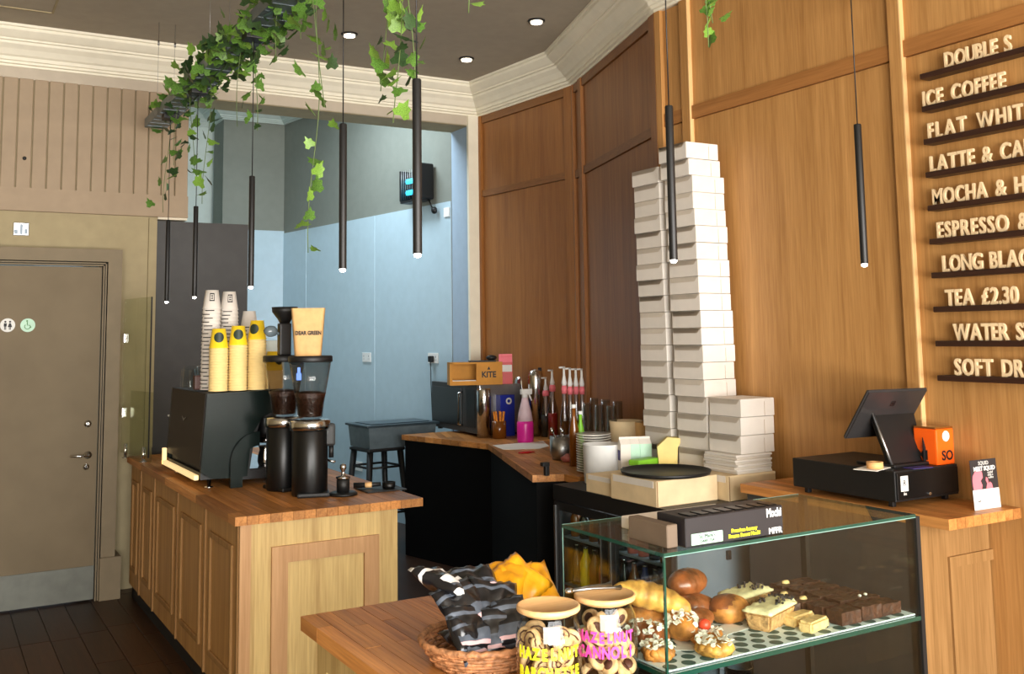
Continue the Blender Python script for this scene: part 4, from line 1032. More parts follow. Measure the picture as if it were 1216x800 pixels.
# chalk box with CHO lettering, cup on it
p = G(195, 548, ZC)
t = thing('sign_box', 'black box with white lettering behind the coffee machine, left end', 'box', (1.275, 6.13, ZC+.04), 0)
bm = nb(); rbox(bm, 0, .3, 0, .16, .03, .24, .004); obj('box_body', bm, 'black', t)
bm = nb(); rbox(bm, -.005, .305, -.005, .165, .24, .25, .003); obj('white_top', bm, 'white', t)
bm = nb()
for x in (.03, .27): bm = nb(); tube(bm, [(x, .08, -.04), (x, .08, .03)], .012, 10); lathe(bm, [(.03, -.04), (.03, -.034)], x, .08, 14); obj('foot', bm, 'steel', t)
lettering('CHOC', .085, 'text_white', t, (.01, -.001, .10), (PI/2, 0, 0), off=.002, align='LEFT')
t = thing('steel_cup', 'small ribbed steel cup on the white topped sign box', 'cup', (1.36, 6.19, ZC+.291)); bm = nb(); lathe(bm, [(.034, 0), (.036, .01), (.034, .04), (.037, .09), (.034, .09), (.032, .01)], seg=24); obj('cup_wall', bm, 'brushed', t)
# espresso machine
MY0, MY1 = 5.11, 5.92
t = thing('espresso_machine', 'large dark green espresso machine on the left counter with cups on top', 'coffee machine', (1.2, MY0, ZC))
bm = nb()
Fm = lambda y: Matrix(((1, 0, 0, 0), (0, 0, -1, y), (0, 1, 0, 0), (0, 0, 0, 1)))
side = [(-.005, .085), (.02, .468), (.44, .475), (.45, .40), (.30, .34), (.245, .25), (.225, .05), (.16, .045), (.05, .05)]
prism(bm, [(.02, .08), (.035, .455), (.425, .462), (.43, .41), (.30, .34), (.26, .2), (.24, .06)], -(MY1-MY0)+.02, -.02, mat=Matrix(((1, 0, 0, 0), (0, 0, -1, 0), (0, 1, 0, 0), (0, 0, 0, 1))))
obj('housing', bm, 'black', t)
bm = nb(); prism(bm, side, -.02, 0, mat=Matrix(((1, 0, 0, 0), (0, 0, -1, 0), (0, 1, 0, 0), (0, 0, 0, 1)))); obj('side_panel', bm, 'machine', t)
bm = nb(); prism(bm, side, -.02, 0, mat=Matrix(((1, 0, 0, 0), (0, 0, -1, MY1-MY0), (0, 1, 0, 0), (0, 0, 0, 1)))); obj('side_panel', bm, 'machine', t)
bm = nb()
v = [bm.verts.new(p) for p in ((-.006, .02, .11), (-.006, MY1-MY0-.02, .11), (.016, MY1-MY0-.02, .465), (.016, .02, .465), (.02, .02, .11), (.02, MY1-MY0-.02, .11), (.034, MY1-MY0-.02, .465), (.034, .02, .465))]
for f in ((0, 1, 2, 3), (4, 7, 6, 5), (0, 3, 7, 4), (1, 5, 6, 2), (3, 2, 6, 7), (0, 4, 5, 1)): bm.faces.new([v[i] for i in f])
bp_ = obj('back_panel', bm, 'machine_back', t)
bm = nb(); prism(bm, [(-.05, .012), (-.01, .0), (.05, .012), (.0, -.006), (-.012, -.012)], 0, .002, mat=Matrix(((0, 0, -1, .002), (-1, 0, 0, .42), (0, 1, 0, .32), (0, 0, 0, 1)))); obj('emblem', bm, 'brushed', bp_)
bm = nb(); rbox(bm, -.03, -.008, .03, MY1-MY0+.01, .045, .07, .004); rbox(bm, -.03, -.008, MY1-MY0-.02, MY1-MY0+.01, .045, .135, .004); obj('light_strip', bm, 'led', t)
bm = nb(); box(bm, .0, .23, .03, MY1-MY0-.03, .045, .08); box(bm, .2, .46, .03, MY1-MY0-.03, .03, .075); obj('drip_tray', bm, 'black', t)
bm = nb(); box(bm, .21, .455, .05, MY1-MY0-.05, .075, .079); obj('drip_grille', bm, 'steel', t)
for x in (.05, .42):
    for y in (.06, MY1-MY0-.06): bm = nb(); lathe(bm, [(.022, 0), (.022, .006), (.009, .01), (.011, .045)], x, y, 14); obj('foot', bm, 'steel', t)
# arched end leg
for y in (-.025, MY1-MY0+.003):
    bm = nb(); n = 10; po, pi_ = [], []
    for k in range(n+1):
        a = PI/2*k/n; po.append((.28-.145*math.sin(a), .12+.13*math.cos(a)*1.15)); pi_.append((.28-.085*math.sin(a), .12+.08*math.cos(a)))
    poly = po+[(.135, .0), (.195, .0)]+pi_[::-1]
    prism(bm, poly, 0, .022, mat=Matrix(((1, 0, 0, 0), (0, 0, 1, y), (0, 1, 0, 0), (0, 0, 0, 1)))); obj('arched_leg', bm, 'machine', t)
for y in (.2, .58):
    bm = nb(); lathe(bm, [(.045, .22), (.05, .25), (.05, .36), (.04, .38)], .38, y, 20); g = obj('group_head', bm, 'black', t)
    bm = nb(); lathe(bm, [(.035, .19), (.038, .2), (.038, .22)], .38, y, 20); obj('collar', bm, 'steel', g)
    bm = nb(); tube(bm, [(.38, y, .2), (.45, y, .195), (.55, y, .18)], .012, 10); obj('portafilter_handle', bm, 'black', g)
bm = nb(); box(bm, .02, .44, .02, MY1-MY0-.02, .462, .468); obj('cup_tray', bm, 'black', t)
# jug under group
t = thing('milk_jug', 'shiny steel milk jug under the group head of the espresso machine', 'jug', (1.56, 5.25, ZC+.08)); bm = nb(); lathe(bm, [(.036, 0), (.042, .02), (.04, .05), (.032, .08), (.038, .1), (.035, .1), (.03, .08), (.037, .04)], seg=24); obj('jug_body', bm, 'steel', t)
# cups on top
ZM = ZC+.476
def cupproto(nm, lab, mts, h=.098, r0=.033, r1=.046, logo=None, band=False):
    t = thing(nm, lab, 'cup', (0, 0, 0))      # upside down cup: rim at z=0
    bm = nb(); lathe(bm, [(r1+.0015, 0), (r1+.003, .002), (r1+.0015, .005), (r1, .007), (r0, h), (.001, h)], seg=26, cap=False); obj('cup_wall', bm, mts, t)
    if band: bm = nb(); lathe(bm, [(r1*.985+.0008, .008), (r1*.97+.0008, .013)], seg=26, cap=False, a0=3.6, a1=4.7); obj('printed_band', bm, 'text_black', t)
    return t
YC = cupproto('yellow_cup', '', 'yellowrim'); WC = cupproto('white_cup', '', 'card', band=True)
yk, wk = kids(YC), kids(WC); YT = cupproto('yellow_cup', '', 'yellow')
bm = nb(); q = nb(); lathe(q, [(.0001, 0), (.007, 0), (.014, 0), (.02, 0), (.026, 0)], seg=20, cap=False)
for v_ in q.verts:
    x_, z_ = v_.co.x, .054+v_.co.y; rr_ = .046-(.013)*(z_/.098)+.0012; v_.co = Vector((rr_*math.sin(x_/rr_), -rr_*math.cos(x_/rr_), z_))
merge(bm, q); obj('round_logo', bm, plain('dark round logo', (34, 52, 40), .5), YT); ytk = kids(YT)
WT = cupproto('white_cup', '', 'card')
bm = nb()
for (a0, a1, z0, z1) in ((-.32, .32, .04, .046), (-.32, .32, .076, .082), (-.32, -.24, .04, .082), (.24, .32, .04, .082), (-.14, .14, .052, .058), (-.14, .14, .064, .07)):
    for k in range(4):
        b0_, b1_ = a0+(a1-a0)*k/4, a0+(a1-a0)*(k+1)/4
        bm.faces.new([bm.verts.new(((.046-.013*z/.098+.0012)*math.sin(a), -(.046-.013*z/.098+.0012)*math.cos(a), z)) for a, z in ((b0_, z0), (b1_, z0), (b1_, z1), (b0_, z1))])
obj('square_logo', bm, 'text_black', WT); wtk = kids(WT)
used = set()
def cupstack(nm, proto, ck, top, tk_, x, y, n, pitch, lab, rotz, lean=(0, 0), z0=None):
    for k in range(n):
        src, cc = (top, tk_) if k == n-1 else (proto, ck)
        L_ = f'{lab[0]} cup, {ordl(n-1-k)} of {lab[1]}'
        loc = (x+lean[0]*k, y+lean[1]*k, (z0 or ZM)+pitch*k); rz = rotz+(0 if k == n-1 else random.uniform(-.3, .3))
        if id(src) not in used: used.add(id(src)); src.location = loc; src.rotation_euler = (0, 0, rz); o = src; o['label'] = L_
        else: o = dup(src, loc, rz, L_, ch=cc)
        o['group'] = 'stacked '+lab[2]
vz = -.23
cupstack('yellow_cup', YC, yk, YT, ytk, 1.288, 5.17, 17, .0135, ('yellow paper', 'the leftmost yellow stack on the coffee machine', 'yellow cups'), vz)
cupstack('yellow_cup', YC, yk, YT, ytk, 1.386, 5.17, 18, .0135, ('yellow paper', 'the second yellow stack on the coffee machine', 'yellow cups'), vz)
cupstack('yellow_cup', YC, yk, YT, ytk, 1.484, 5.17, 20, .0135, ('yellow paper', 'the tallest yellow stack on the coffee machine', 'yellow cups'), vz-.5)
cupstack('yellow_cup', YC, yk, YT, ytk, 1.582, 5.2, 8, .0135, ('yellow paper', 'the short yellow stack beside the rear grinder', 'yellow cups'), vz+.7)
cupstack('white_cup', WC, wk, WT, wtk, 1.29, 5.36, 22, .02, ('white paper', 'the leftmost white stack behind the yellow ones', 'white cups'), vz, (.0003, 0))
cupstack('white_cup', WC, wk, WT, wtk, 1.415, 5.42, 22, .0198, ('white paper', 'the middle white stack behind the yellow ones', 'white cups'), vz+.1, (-.0006, 0))
cupstack('white_cup', WC, wk, WC, wk, 1.52, 5.45, 17, .0195, ('plain white paper', 'the short stack behind the tallest yellow one', 'white cups'), vz)
# clear cups at left end of the machine top
for k, (x, y, z) in enumerate(((1.235, 5.55, 0), (1.245, 5.46, 0), (1.30, 5.52, 0), (1.235, 5.55, .02), (1.30, 5.52, .02), (1.245, 5.65, 0))):
    if k == 0:
        t = thing('clear_cup', '', 'cup'); bm = nb(); lathe(bm, [(.041, 0), (.042, .004), (.036, .1), (.001, .1)], seg=20, cap=False); obj('cup_wall', bm, 'vessel', t); cc = t; ck_ = kids(t)
    else: t = dup(cc, (0, 0, 0), 0, ch=ck_)
    t.location = (x, y, ZM+z); t['group'] = 'clear cups on the coffee machine'
    t['label'] = 'upturned clear plastic cup on the coffee machine left end, ' + ['back edge, lower', 'nearest the white stacks', 'inner side, lower', 'back edge, upper', 'inner side, upper', 'farthest left'][k]
t = thing('brown_tub', 'small dark brown tub between clear cups and white cup stack', 'tub', (1.245, 5.385, ZM)); bm = nb(); rbox(bm, -.03, .03, -.025, .025, 0, .075, .008); obj('tub_wall', bm, plain('cocoa brown', (70, 36, 26), .5), t)
# grinders
def grinder(lab, loc, bag_=False, rot=0, s=1.0):
    t = thing('coffee_grinder', lab, 'grinder', loc, rot)
    bm = nb(); lathe(bm, [(.08, 0), (.084, .01), (.084, .3), (.08, .305)], seg=40); obj('body', bm, 'blackgloss', t)
    bm = nb(); lathe(bm, [(.09, .305), (.096, .312), (.096, .345), (.088, .352), (.04, .354)], seg=40); obj('chrome_collar', bm, 'steel', t)
    bm = nb(); lathe(bm, [(.045, .354), (.058, .362), (.066, .43), (.082, .52), (.1, .625), (.098, .625), (.08, .52), (.063, .43), (.055, .368)], seg=40, cap=False); obj('hopper', bm, 'smoke', t)
    bm = nb(); lathe(bm, [(.05, .365), (.054, .37), (.066, .45), (.075, .475), (.04, .485), (.001, .478)], seg=32); o = obj('coffee_beans', bm, 'beans', t); o['kind'] = 'stuff'
    bm = nb(); lathe(bm, [(.103, .622), (.105, .624), (.105, .648), (.1, .652), (.001, .652)], seg=40); obj('hopper_lid', bm, 'black', t)
    bm = nb(); rbox(bm, .06, .118, -.03, .035, .225, .33, .012); tube(bm, [(.1, 0, .23), (.1, 0, .17)], .012, 10); obj('spout', bm, 'black', t)
    bm = nb(); tube(bm, [(.08, 0, .16), (.115, -.02, .15), (.118, .02, .15)], .006, 8); obj('fork', bm, 'steel', t)
    bm = nb(); rbox(bm, -.06, .09, -.1, .1, 0, .02, .008); obj('foot_plate', bm, 'black', t)
    return t
g1 = Vector((1.595, 4.655, ZC))
t = grinder('black coffee grinder in front with kraft bag on its hopper lid', g1, rot=-.3)
bm = nb(); rbox(bm, -.012, .012, -.002, .002, 0, .034, .002); prism(bm, [(-.007, .034), (.007, .034), (.007, .06), (-.007, .06)], -.002, .002, mat=Matrix(((1, 0, 0, 0), (0, 0, -1, 0), (0, 1, 0, 0), (0, 0, 0, 1))))
o = obj('blue_tag', bm, 'blue2', t, label='blue tag on the hopper'); o.location = (-.055, -.078, .54)
g2 = Vector((1.545, 4.90, ZC))
grinder('black coffee grinder behind, half hidden beside the espresso machine', g2, rot=.2)
# kraft coffee bag
t = thing('coffee_bag', 'upright kraft paper coffee bag standing on the front grinder lid', 'bag', (g1.x-.012, g1.y, ZC+.652), -.3)
bm = nb(); nx, nz = 12, 14; g = {}
for s in (1, -1):
    for i in range(nx+1):
        for j in range(nz+1):
            u, vv = i/nx*2-1, j/nz
            th = .028*(1-vv)**.7*max(0, (1-u*u))**.4 + (.012 if vv < .05 else 0)*max(0, 1-u*u)
            if s == -1 and (i in (0, nx)): g[(s, i, j)] = g[(1, i, j)]; continue
            g[(s, i, j)] = bm.verts.new((u*(.063+.018*vv), -s*(th+.001+.004*noise.noise(Vector((u*3, vv*3, s)))), vv*.228))
    for i in range(nx):
        for j in range(nz):
            f = bm.faces.new((g[(s, i, j)], g[(s, i+1, j)], g[(s, i+1, j+1)], g[(s, i, j+1)])); f.smooth = True
obj('pouch', bm, 'kraft', t)
lettering('DEAR GREEN', .026, 'text_black', t, (0, -.0305, .1), (PI/2-.1, 0, 0), off=.0009, sx=.8)
# black funnel device on rear grinder
t = thing('dosing_funnel', 'black funnel topped dispenser standing on the rear grinder', 'dispenser', (g2.x, g2.y, ZC+.652))
bm = nb(); rbox(bm, -.03, .03, -.02, .03, 0, .16, .008); lathe(bm, [(.025, .16), (.035, .18), (.062, .215), (.064, .24), (.06, .24)], seg=24); obj('column', bm, 'black', t)
bm = nb(); blob(bm, (-.07, 0, .12), (.035, .02, .028), .1); tube(bm, [(-.06, 0, .12), (-.01, 0, .1)], .008, 8); obj('paddle', bm, 'bin', t)
t = thing('white_tin', 'small pale box behind the tallest yellow cup stack', 'box', (1.63, 5.37, ZM)); bm = nb(); rbox(bm, -.05, .05, -.04, .04, 0, .25, .004); obj('box_body', bm, 'alc_pale', t)
# knock box / tamper base right of grinder, mat with portafilter
p = G(408, 590, ZC)
t = thing('tamper', 'black tamper standing on a round base right of the front grinder', 'tamper', (p.x+.02, p.y+.06, ZC)); bm = nb(); lathe(bm, [(.066, 0), (.068, .008), (.06, .014), (.001, .014)], seg=30); obj('base', bm, 'black', t)
bm = nb(); lathe(bm, [(.03, .014), (.031, .07), (.024, .074)], seg=24); obj('body', bm, 'black', t)
bm = nb(); lathe(bm, [(.03, .074), (.034, .08), (.034, .084), (.01, .09), (.008, .11), (.016, .125), (.014, .14), (.004, .146)], seg=24); obj('grip', bm, 'steel', t)
c = (G(433, 578, ZC)+G(487, 583, ZC))/2
t = thing('rubber_mat', 'thin black rubber mat at the end of the coffee counter', 'mat', (c.x-.02, c.y+.0, ZC)); bm = nb(); rbox(bm, -.11, .09, -.08, .10, 0, .006, .002); obj('mat_sheet', bm, 'black', t); mt_ = t
t = thing('portafilter', 'black handled portafilter lying on the rubber mat', 'portafilter', (c.x-.03, c.y, ZC+.006), 0)
bm = nb(); tube(bm, [(-.12, .06, .016), (-.05, .03, .018), (.0, .005, .02)], [.014, .012, .009], 12); obj('handle', bm, 'black', t)
bm = nb(); lathe(bm, [(.028, 0), (.032, .006), (.032, .03), (.029, .03), (.026, .008)], .035, -.01, 24); obj('basket', bm, 'blackgloss', t)
bm = nb(); tube(bm, [(-.07, .035, .017), (-.04, .022, .018)], .0135, 12); obj('ferrule', bm, 'lidwood', t)

# ================================================================== BOTTLE COOLER, BOXES
FX0, FX1, FY0, FY1, FZ = 2.77, 3.42, 3.43, 4.36, .86
t = thing('bottle_cooler', 'black under counter bottle cooler with two glass doors by the oak wall', 'fridge')
bm = nb(); box(bm, FX0+.03, FX1, FY0, FY1, FZ-.04, FZ); box(bm, FX0+.03, FX1, FY0, FY1, .0, .1); box(bm, FX1-.02, FX1, FY0, FY1, .1, FZ-.04); box(bm, FX0+.03, FX1, FY1-.02, FY1, .1, FZ-.04)
box(bm, FX0, FX0+.03, FY0, FY1, FZ-.075, FZ); box(bm, FX0, FX0+.03, FY0, FY1, 0, .1)
obj('casing', bm, 'black', t)
bm = nb(); box(bm, FX0+.03, FX1, FY0, FY0+.02, .1, FZ-.04); obj('side_panel', bm, 'grey', t)
bm = nb(); rbox(bm, FX0+.3, FX0+.325, FY0-.012, FY0, .62, .66, .004); obj('side_latch', bm, 'black', t)
mid = (FY0+FY1)/2
for a, b in ((FY0+.005, mid-.004), (mid+.004, FY1-.005)):
    bm = nb()
    for s in ((a, a+.05, .1, FZ-.08), (b-.05, b, .1, FZ-.08), (a+.05, b-.05, .1, .15), (a+.05, b-.05, FZ-.12, FZ-.08)): box(bm, FX0, FX0+.025, s[0], s[1], s[2], s[3])
    d = obj('door', bm, 'black', t)
    bm = nb(); box(bm, FX0+.008, FX0+.014, a+.05, b-.05, .15, FZ-.12); obj('door_glass', bm, 'pane', d)
    bm = nb(); box(bm, FX0-.008, FX0, b-.022, b-.008, .12, FZ-.1); box(bm, FX0-.004, FX0, a+.05, a+.056, .15, FZ-.12); obj('door_trim', bm, 'brushed', d)
for z in (.13, .37, .6): bm = nb(); box(bm, FX0+.04, FX1-.03, FY0+.03, FY1-.03, z, z+.008); obj('rack', bm, 'grey', t)
area('cooler_lamp', (FX0+.3, mid, FZ-.05), (0, 0, 0), .3, .8, 3, (.85, .93, 1))
bt = {}
bl_mats = ['bottle_am', 'bottle_gr', 'bottle_am', 'bottle_gr', 'bottle_ye', 'bottle_gr', 'bottle_co', 'bottle_co', 'bottle_gr', 'bottle_am', 'bottle_bl', 'bottle_gr']
colname = {'bottle_am': 'amber', 'bottle_gr': 'dark', 'bottle_ye': 'yellow', 'bottle_co': 'pink', 'bottle_bl': 'navy'}
shn = {0: 'bottom', 1: 'middle', 2: 'top'}
for sh, z in enumerate((.138, .378, .608)):
    for k in range(11):
        y = FY1-.07-.079*k; mt = bl_mats[(k+sh*3) % 12] if sh < 2 else bl_mats[k]
        if (mt, sh == 2) not in bt:
            o_ = thing('drink_bottle', '', 'bottle'); hh = .15 if sh == 2 else .19; bm = nb(); lathe(bm, [(.028, 0), (.03, .01), (.03, hh*.6), (.012, hh*.85), (.012, hh*.95)], seg=14); obj('bottle_body', bm, mt, o_)
            bm = nb(); lathe(bm, [(.013, hh*.95), (.013, hh)], seg=12); obj('cap', bm, 'steel', o_); bt[(mt, sh == 2)] = (o_, kids(o_))
        else: o_ = dup(bt[(mt, sh == 2)][0], (0, 0, 0), 0, ch=bt[(mt, sh == 2)][1])
        o_.location = (FX0+.09, y, z); o_['group'] = 'bottles in the cooler'
        o_['label'] = f'{colname[mt]} bottle on the {shn[sh]} cooler rack, {["far end", "second", "third", "fourth", "fifth", "sixth", "seventh", "eighth", "ninth", "tenth", "near end"][k]}{"" if k in (0, 10) else " from the far end"}'
# beige boxes on the cooler
def carton(nm, lab, loc, rz, W, D, Hh_, mt='beige', flap='card', cat='box', group=None):
    t = thing(nm, lab, cat, loc, rz, group)
    bm = nb(); rbox(bm, 0, W, 0, D, 0, Hh_, .003, 1); obj('carton', bm, mt, t)
    bm = nb(); box(bm, -.0015, 0, .02, D-.02, Hh_*.72, Hh_-.002); obj('flap_edge', bm, flap, t)
    bm = nb(); box(bm, .002, .007, -.001, 0, .002, Hh_-.002); obj('corner_fold', bm, 'brownin', t); return t
ZB1 = .972
carton('beige_carton', 'long flat beige carton under the black round tray', (2.765, 3.515, FZ), .02, .355, .33, ZB1-FZ)
carton('beige_carton', 'flat beige carton at the wall end under the folded white boxes', (3.125, 3.455, FZ), 0, .29, .39, ZB1-FZ)
carton('beige_carton', 'torn beige carton at the left under the white bucket side of the tray', (2.775, 3.85, FZ), .0, .28, .22, .085)
carton('beige_carton', 'hidden beige carton under the white box towers', (3.065, 3.87, FZ), 0, .37, .19, ZB1-FZ-.0)
# round black tray
t = thing('round_tray', 'round black serving tray lying on the beige cartons', 'tray', (2.955, 3.685, ZB1)); bm = nb(); lathe(bm, [(.185, 0), (.20, .003), (.207, .018), (.203, .018), (.196, .006), (.001, .005)], seg=56); obj('tray_disc', bm, 'black', t)
# white cake boxes
def cakebox(W, D, Hh_):
    t = thing('cake_box', '', 'box'); bm = nb(); rbox(bm, 0, W, 0, D, 0, Hh_-.002, .0015, 1); obj('box_body', bm, 'card', t)
    bm = nb(); v = [bm.verts.new(p) for p in ((-.001, .004, Hh_-.003), (-.001, D-.004, Hh_-.003), (-.009, D-.02, Hh_-.026), (-.009, .02, Hh_-.026))]; bm.faces.new(v)
    bmesh.ops.solidify(bm, geom=bm.faces[:], thickness=.001); obj('lid_flap', bm, 'cardflap', t)
    bm = nb(); box(bm, W*.70, W*.705, -.0012, 0, .002, Hh_*.8); obj('slot', bm, 'brownin', t)
    bm = nb(); box(bm, W*.705, W-.002, -.0016, 0, .002, Hh_-.004); obj('side_tab', bm, 'card', t); return t
hB = .083
proto = cakebox(.205, .215, hB); pk_ = kids(proto); first = True
# front tower (stands between wall and tray)
n = 19; rb_ = random.Random(11)
for k in range(n):
    f = k/(n-1)
    x = 3.225-.012*f+rb_.uniform(-.003, .003); y = 3.69+.05*f+rb_.uniform(-.004, .004)
    if k == n-1: x -= .03
    if k == n-2: x -= .012
    loc = (x, y, ZB1+.0005+hB*k); rz = rb_.uniform(-.02, .02)+.02
    lab = f'white cake box, {ordl(n-1-k)} of the tallest tower by the oak wall'
    if first: proto.location = loc; proto.rotation_euler = (0, 0, rz); proto['label'] = lab; proto['group'] = 'white cake boxes'; first = False
    else: dup(proto, loc, rz, lab, ch=pk_)
n = 18
for k in range(n):
    f = k/(n-1); loc = (3.225-.006*f+rb_.uniform(-.003, .003), 3.965+.04*f, ZB1+.0005+hB*k)
    dup(proto, loc, rb_.uniform(-.02, .02), f'white cake box, {ordl(n-1-k)} of the rear tower behind the tallest one', ch=pk_)
for k in range(3):
    dup(proto, (3.215+.002*k, 3.463-.002*k, ZB1+.088+hB*k), rb_.uniform(-.01, .02), f'white cake box, {["lowest", "middle", "topmost"][k]} of the low stack beside the tallest tower', ch=pk_)
for k in range(8):
    bm = nb(); rbox(bm, 0, .215+.004*(k % 3), 0, .22-.003*(k % 2), 0, .0105, .002, 1); o = obj('flat_box', bm, 'card' if k % 2 else 'cardflap'); o.location = (3.185-.008*(k % 3), 3.46-.004*(k % 2), ZB1+.0005+.0108*k); o.rotation_euler = (0, 0, .03*math.sin(k*2.3))
    tag(o, f'folded flat white box, {ordl(7-k)} of the flat pile under the low box stack', 'box', 'flat folded boxes')

# ================================================================== PREP COUNTER THINGS
Z = ZC+.0002
def column(x, yt, w, off, z=ZC):      # upright thing at distance off in front of the angled oak wall
    dw = (P2-P1).normalized(); nw = Vector((-dw.y, dw.x)); nw = -nw if nw.x > 0 else nw
    d = rt2*((x-608)/FPX) - up2*((yt-CY)/FPX) + fw; A_ = P1+nw*off
    t_ = A_.dot(nw)/(d.x*nw.x+d.y*nw.y); p = Vector((0, 0, H))+d*t_
    return Vector((p.x, p.y, z)), p.z-z, w/2*depth(p)/FPX
def stand(nm, lab, cat, x, yb, yt, w, z=ZC, group=None, rotz=0):
    c, h, r = spot(x, yb, yt, w, z) if yb > 1 else column(x, yt, w, yb, z); t = thing(nm, lab, cat, c, rotz, group); return t, h, r
# microwave facing the aisle
fa, fb = G(513, 508, ZC), G(567, 519, ZC)
fa.z = fb.z = ZC
dv = (fb-fa); Lm = dv.length; rzm = math.atan2(dv.y, dv.x)
mwh = (513-457)*depth(fa)/FPX*.985
t = thing('microwave', 'black and steel microwave on the far end of the prep counter', 'microwave', fa, rzm); MW = t
Dm = .36
bm = nb(); rbox(bm, 0, Lm, 0.02, Dm, .02, mwh, .006); obj('casing', bm, 'brushed', t)
bm = nb(); rbox(bm, 0, Lm, 0, .02, .02, mwh, .004); obj('front_frame', bm, 'charcoal', t)
bm = nb(); rbox(bm, .03, Lm*.68, -.008, 0, .06, mwh-.035, .004); dd = obj('door', bm, 'blackgloss', t)
bm = nb(); tube(bm, [(Lm*.7, 0, mwh-.06), (Lm*.7, -.035, mwh-.065), (Lm*.7, -.035, .075), (Lm*.7, 0, .07)], .009, 8); obj('handle', bm, 'steel', t)
bm = nb(); rbox(bm, Lm*.78, Lm*.96, -.004, 0, .06, mwh-.035, .003); obj('control_panel', bm, 'black', t)
for x in (.05, Lm-.07):
    for y in (.03, Dm-.05): bm = nb(); box(bm, x, x+.03, y, y+.03, 0, .02); obj('foot', bm, 'black', t)
zm = ZC+mwh
# branded brown carton on the microwave
q0 = G(527, 457, zm); q1 = G(595, 458, zm)
kd = (q1-q0); kw = .39; kh = .165
t = thing('open_carton', 'brown carton with a cut open window, standing on the microwave', 'box', (q0.x-.01, q0.y-.12, zm), -.35); 
bm = nb(); w1 = kw*.5
box(bm, 0, kw, .0, .004, 0, .03); box(bm, w1, kw, 0, .004, .03, kh); box(bm, 0, .02, 0, .004, .03, kh); box(bm, 0, w1, 0, .004, kh-.012, kh)
box(bm, 0, .004, .004, .17, 0, kh); box(bm, kw-.004, kw, .004, .17, 0, kh); box(bm, 0, kw, .166, .17, 0, kh); box(bm, 0, kw, .004, .166, kh-.003, kh); box(bm, 0, kw, .004, .166, 0, .003)
obj('carton', bm, 'brown', t)
bm = nb(); box(bm, .006, w1, .01, .1, .004, .035); obj('white_napkins', bm, 'paper', t)
lettering('KITE', .06, 'text_black', t, (kw*.74, -.0008, .055), (PI/2, 0, 0), off=.002, sx=.9)
bm = nb(); prism(bm, [(-.012, 0), (.012, 0), (0, .024)], 0, .0008, mat=Matrix(((1, 0, 0, kw*.74), (0, 0, -1, 0), (0, 1, 0, .11), (0, 0, 0, 1)))); obj('printed_triangle', bm, 'text_black', t)
rm = Matrix.Rotation(-.35, 4, 'Z'); base_ = Vector((q0.x-.01, q0.y-.12, zm))
p = base_+rm @ Vector((.28, .06, kh))
t = thing('black_gadget', 'flat black gadget with knob lying on the open brown carton', 'gadget', p, -.35); bm = nb(); rbox(bm, -.13, .07, -.03, .05, 0, .012, .004); obj('plate', bm, 'black', t); bm = nb(); blob(bm, (.04, .01, .03), (.04, .03, .02), .1); obj('knob', bm, 'black', t)
# things near right end of the microwave
pm2 = MW.matrix_basis if False else Matrix.Translation(fa) @ Matrix.Rotation(rzm, 4, 'Z')
p = pm2 @ Vector((Lm-.07, .27, mwh))
t = thing('milk_carton', 'red and white gable top carton on the microwave corner', 'carton', p, -.5)
bm = nb(); box(bm, -.05, .05, -.05, .05, 0, .16); obj('carton_body', bm, 'red', t)
bm = nb(); box(bm, -.046, .046, -.0515, -.05, .09, .14); obj('label_panel', bm, 'text_white', t)
bm = nb(); prism(bm, [(-.05, 0), (.05, 0), (.006, .045), (.006, .06), (-.006, .06), (-.006, .045)], -.05, .05, mat=Matrix(((0, 0, 1, 0), (1, 0, 0, 0), (0, 1, 0, .16), (0, 0, 0, 1)))); obj('gable', bm, 'coral', t)
for k in range(3):
    p = pm2 @ Vector((Lm-.05-.06*k, .1+.03*k, mwh)); t = thing('sweet_packet', ['pink sweet packet at the near corner of the microwave top', 'dark pink sweet packet in the middle of the microwave top edge', 'red sweet packet beneath the brown carton edge'][k], 'packet', p, .4*k)
    bm = nb(); blob(bm, (0, 0, .014), (.05, .028, .014), .3, 4, seed=k); obj('wrapper', bm, ['coral', 'bottle_co', 'red'][k], t)
# steel canister in front
t, h, r = stand('steel_canister', 'tall steel canister in front of the microwave side', 'canister', 575, 520, 463, 17)
bm = nb(); lathe(bm, [(r, 0), (r, h*.97), (r*.9, h), (.001, h)], seg=28); obj('body', bm, 'steel', t)
t, h, r = stand('blue_box', 'tall blue box with red and white swirl between canister and flask', 'box', 603, 518, 470, 16)
bm = nb(); rbox(bm, -.075, .045, -.03, .04, 0, h, .002, 1); obj('carton', bm, 'blue', t); bm = nb()
lathe(bm, [(.012, 0), (.025, 0), (.025, .001), (.012, .001), (.012, 0)], seg=20, cap=False); o = obj('swirl_print', bm, 'text_white', t); o.rotation_euler = (PI/2, 0, 0); o.location = (-.005, -.031, h*.85)
t, h, r = stand('straw_jar', 'jar of orange topped straws beside the blue box', 'jar', 593, 521, 490, 17)
bm = nb(); lathe(bm, [(r, 0), (r, h*.65), (r*.93, h*.65), (r*.93, .006)], seg=22); obj('jar_wall', bm, 'bottle_am', t)
bm = nb()
for k in range(9): a = k*.9; tube(bm, [(.3*r*math.cos(a), .3*r*math.sin(a), .01), (.75*r*math.cos(a), .75*r*math.sin(a), h)], .008, 6)
o = obj('straws', bm, plain('orange straw', (246, 140, 40), .5, var=.2, scale=60), t)
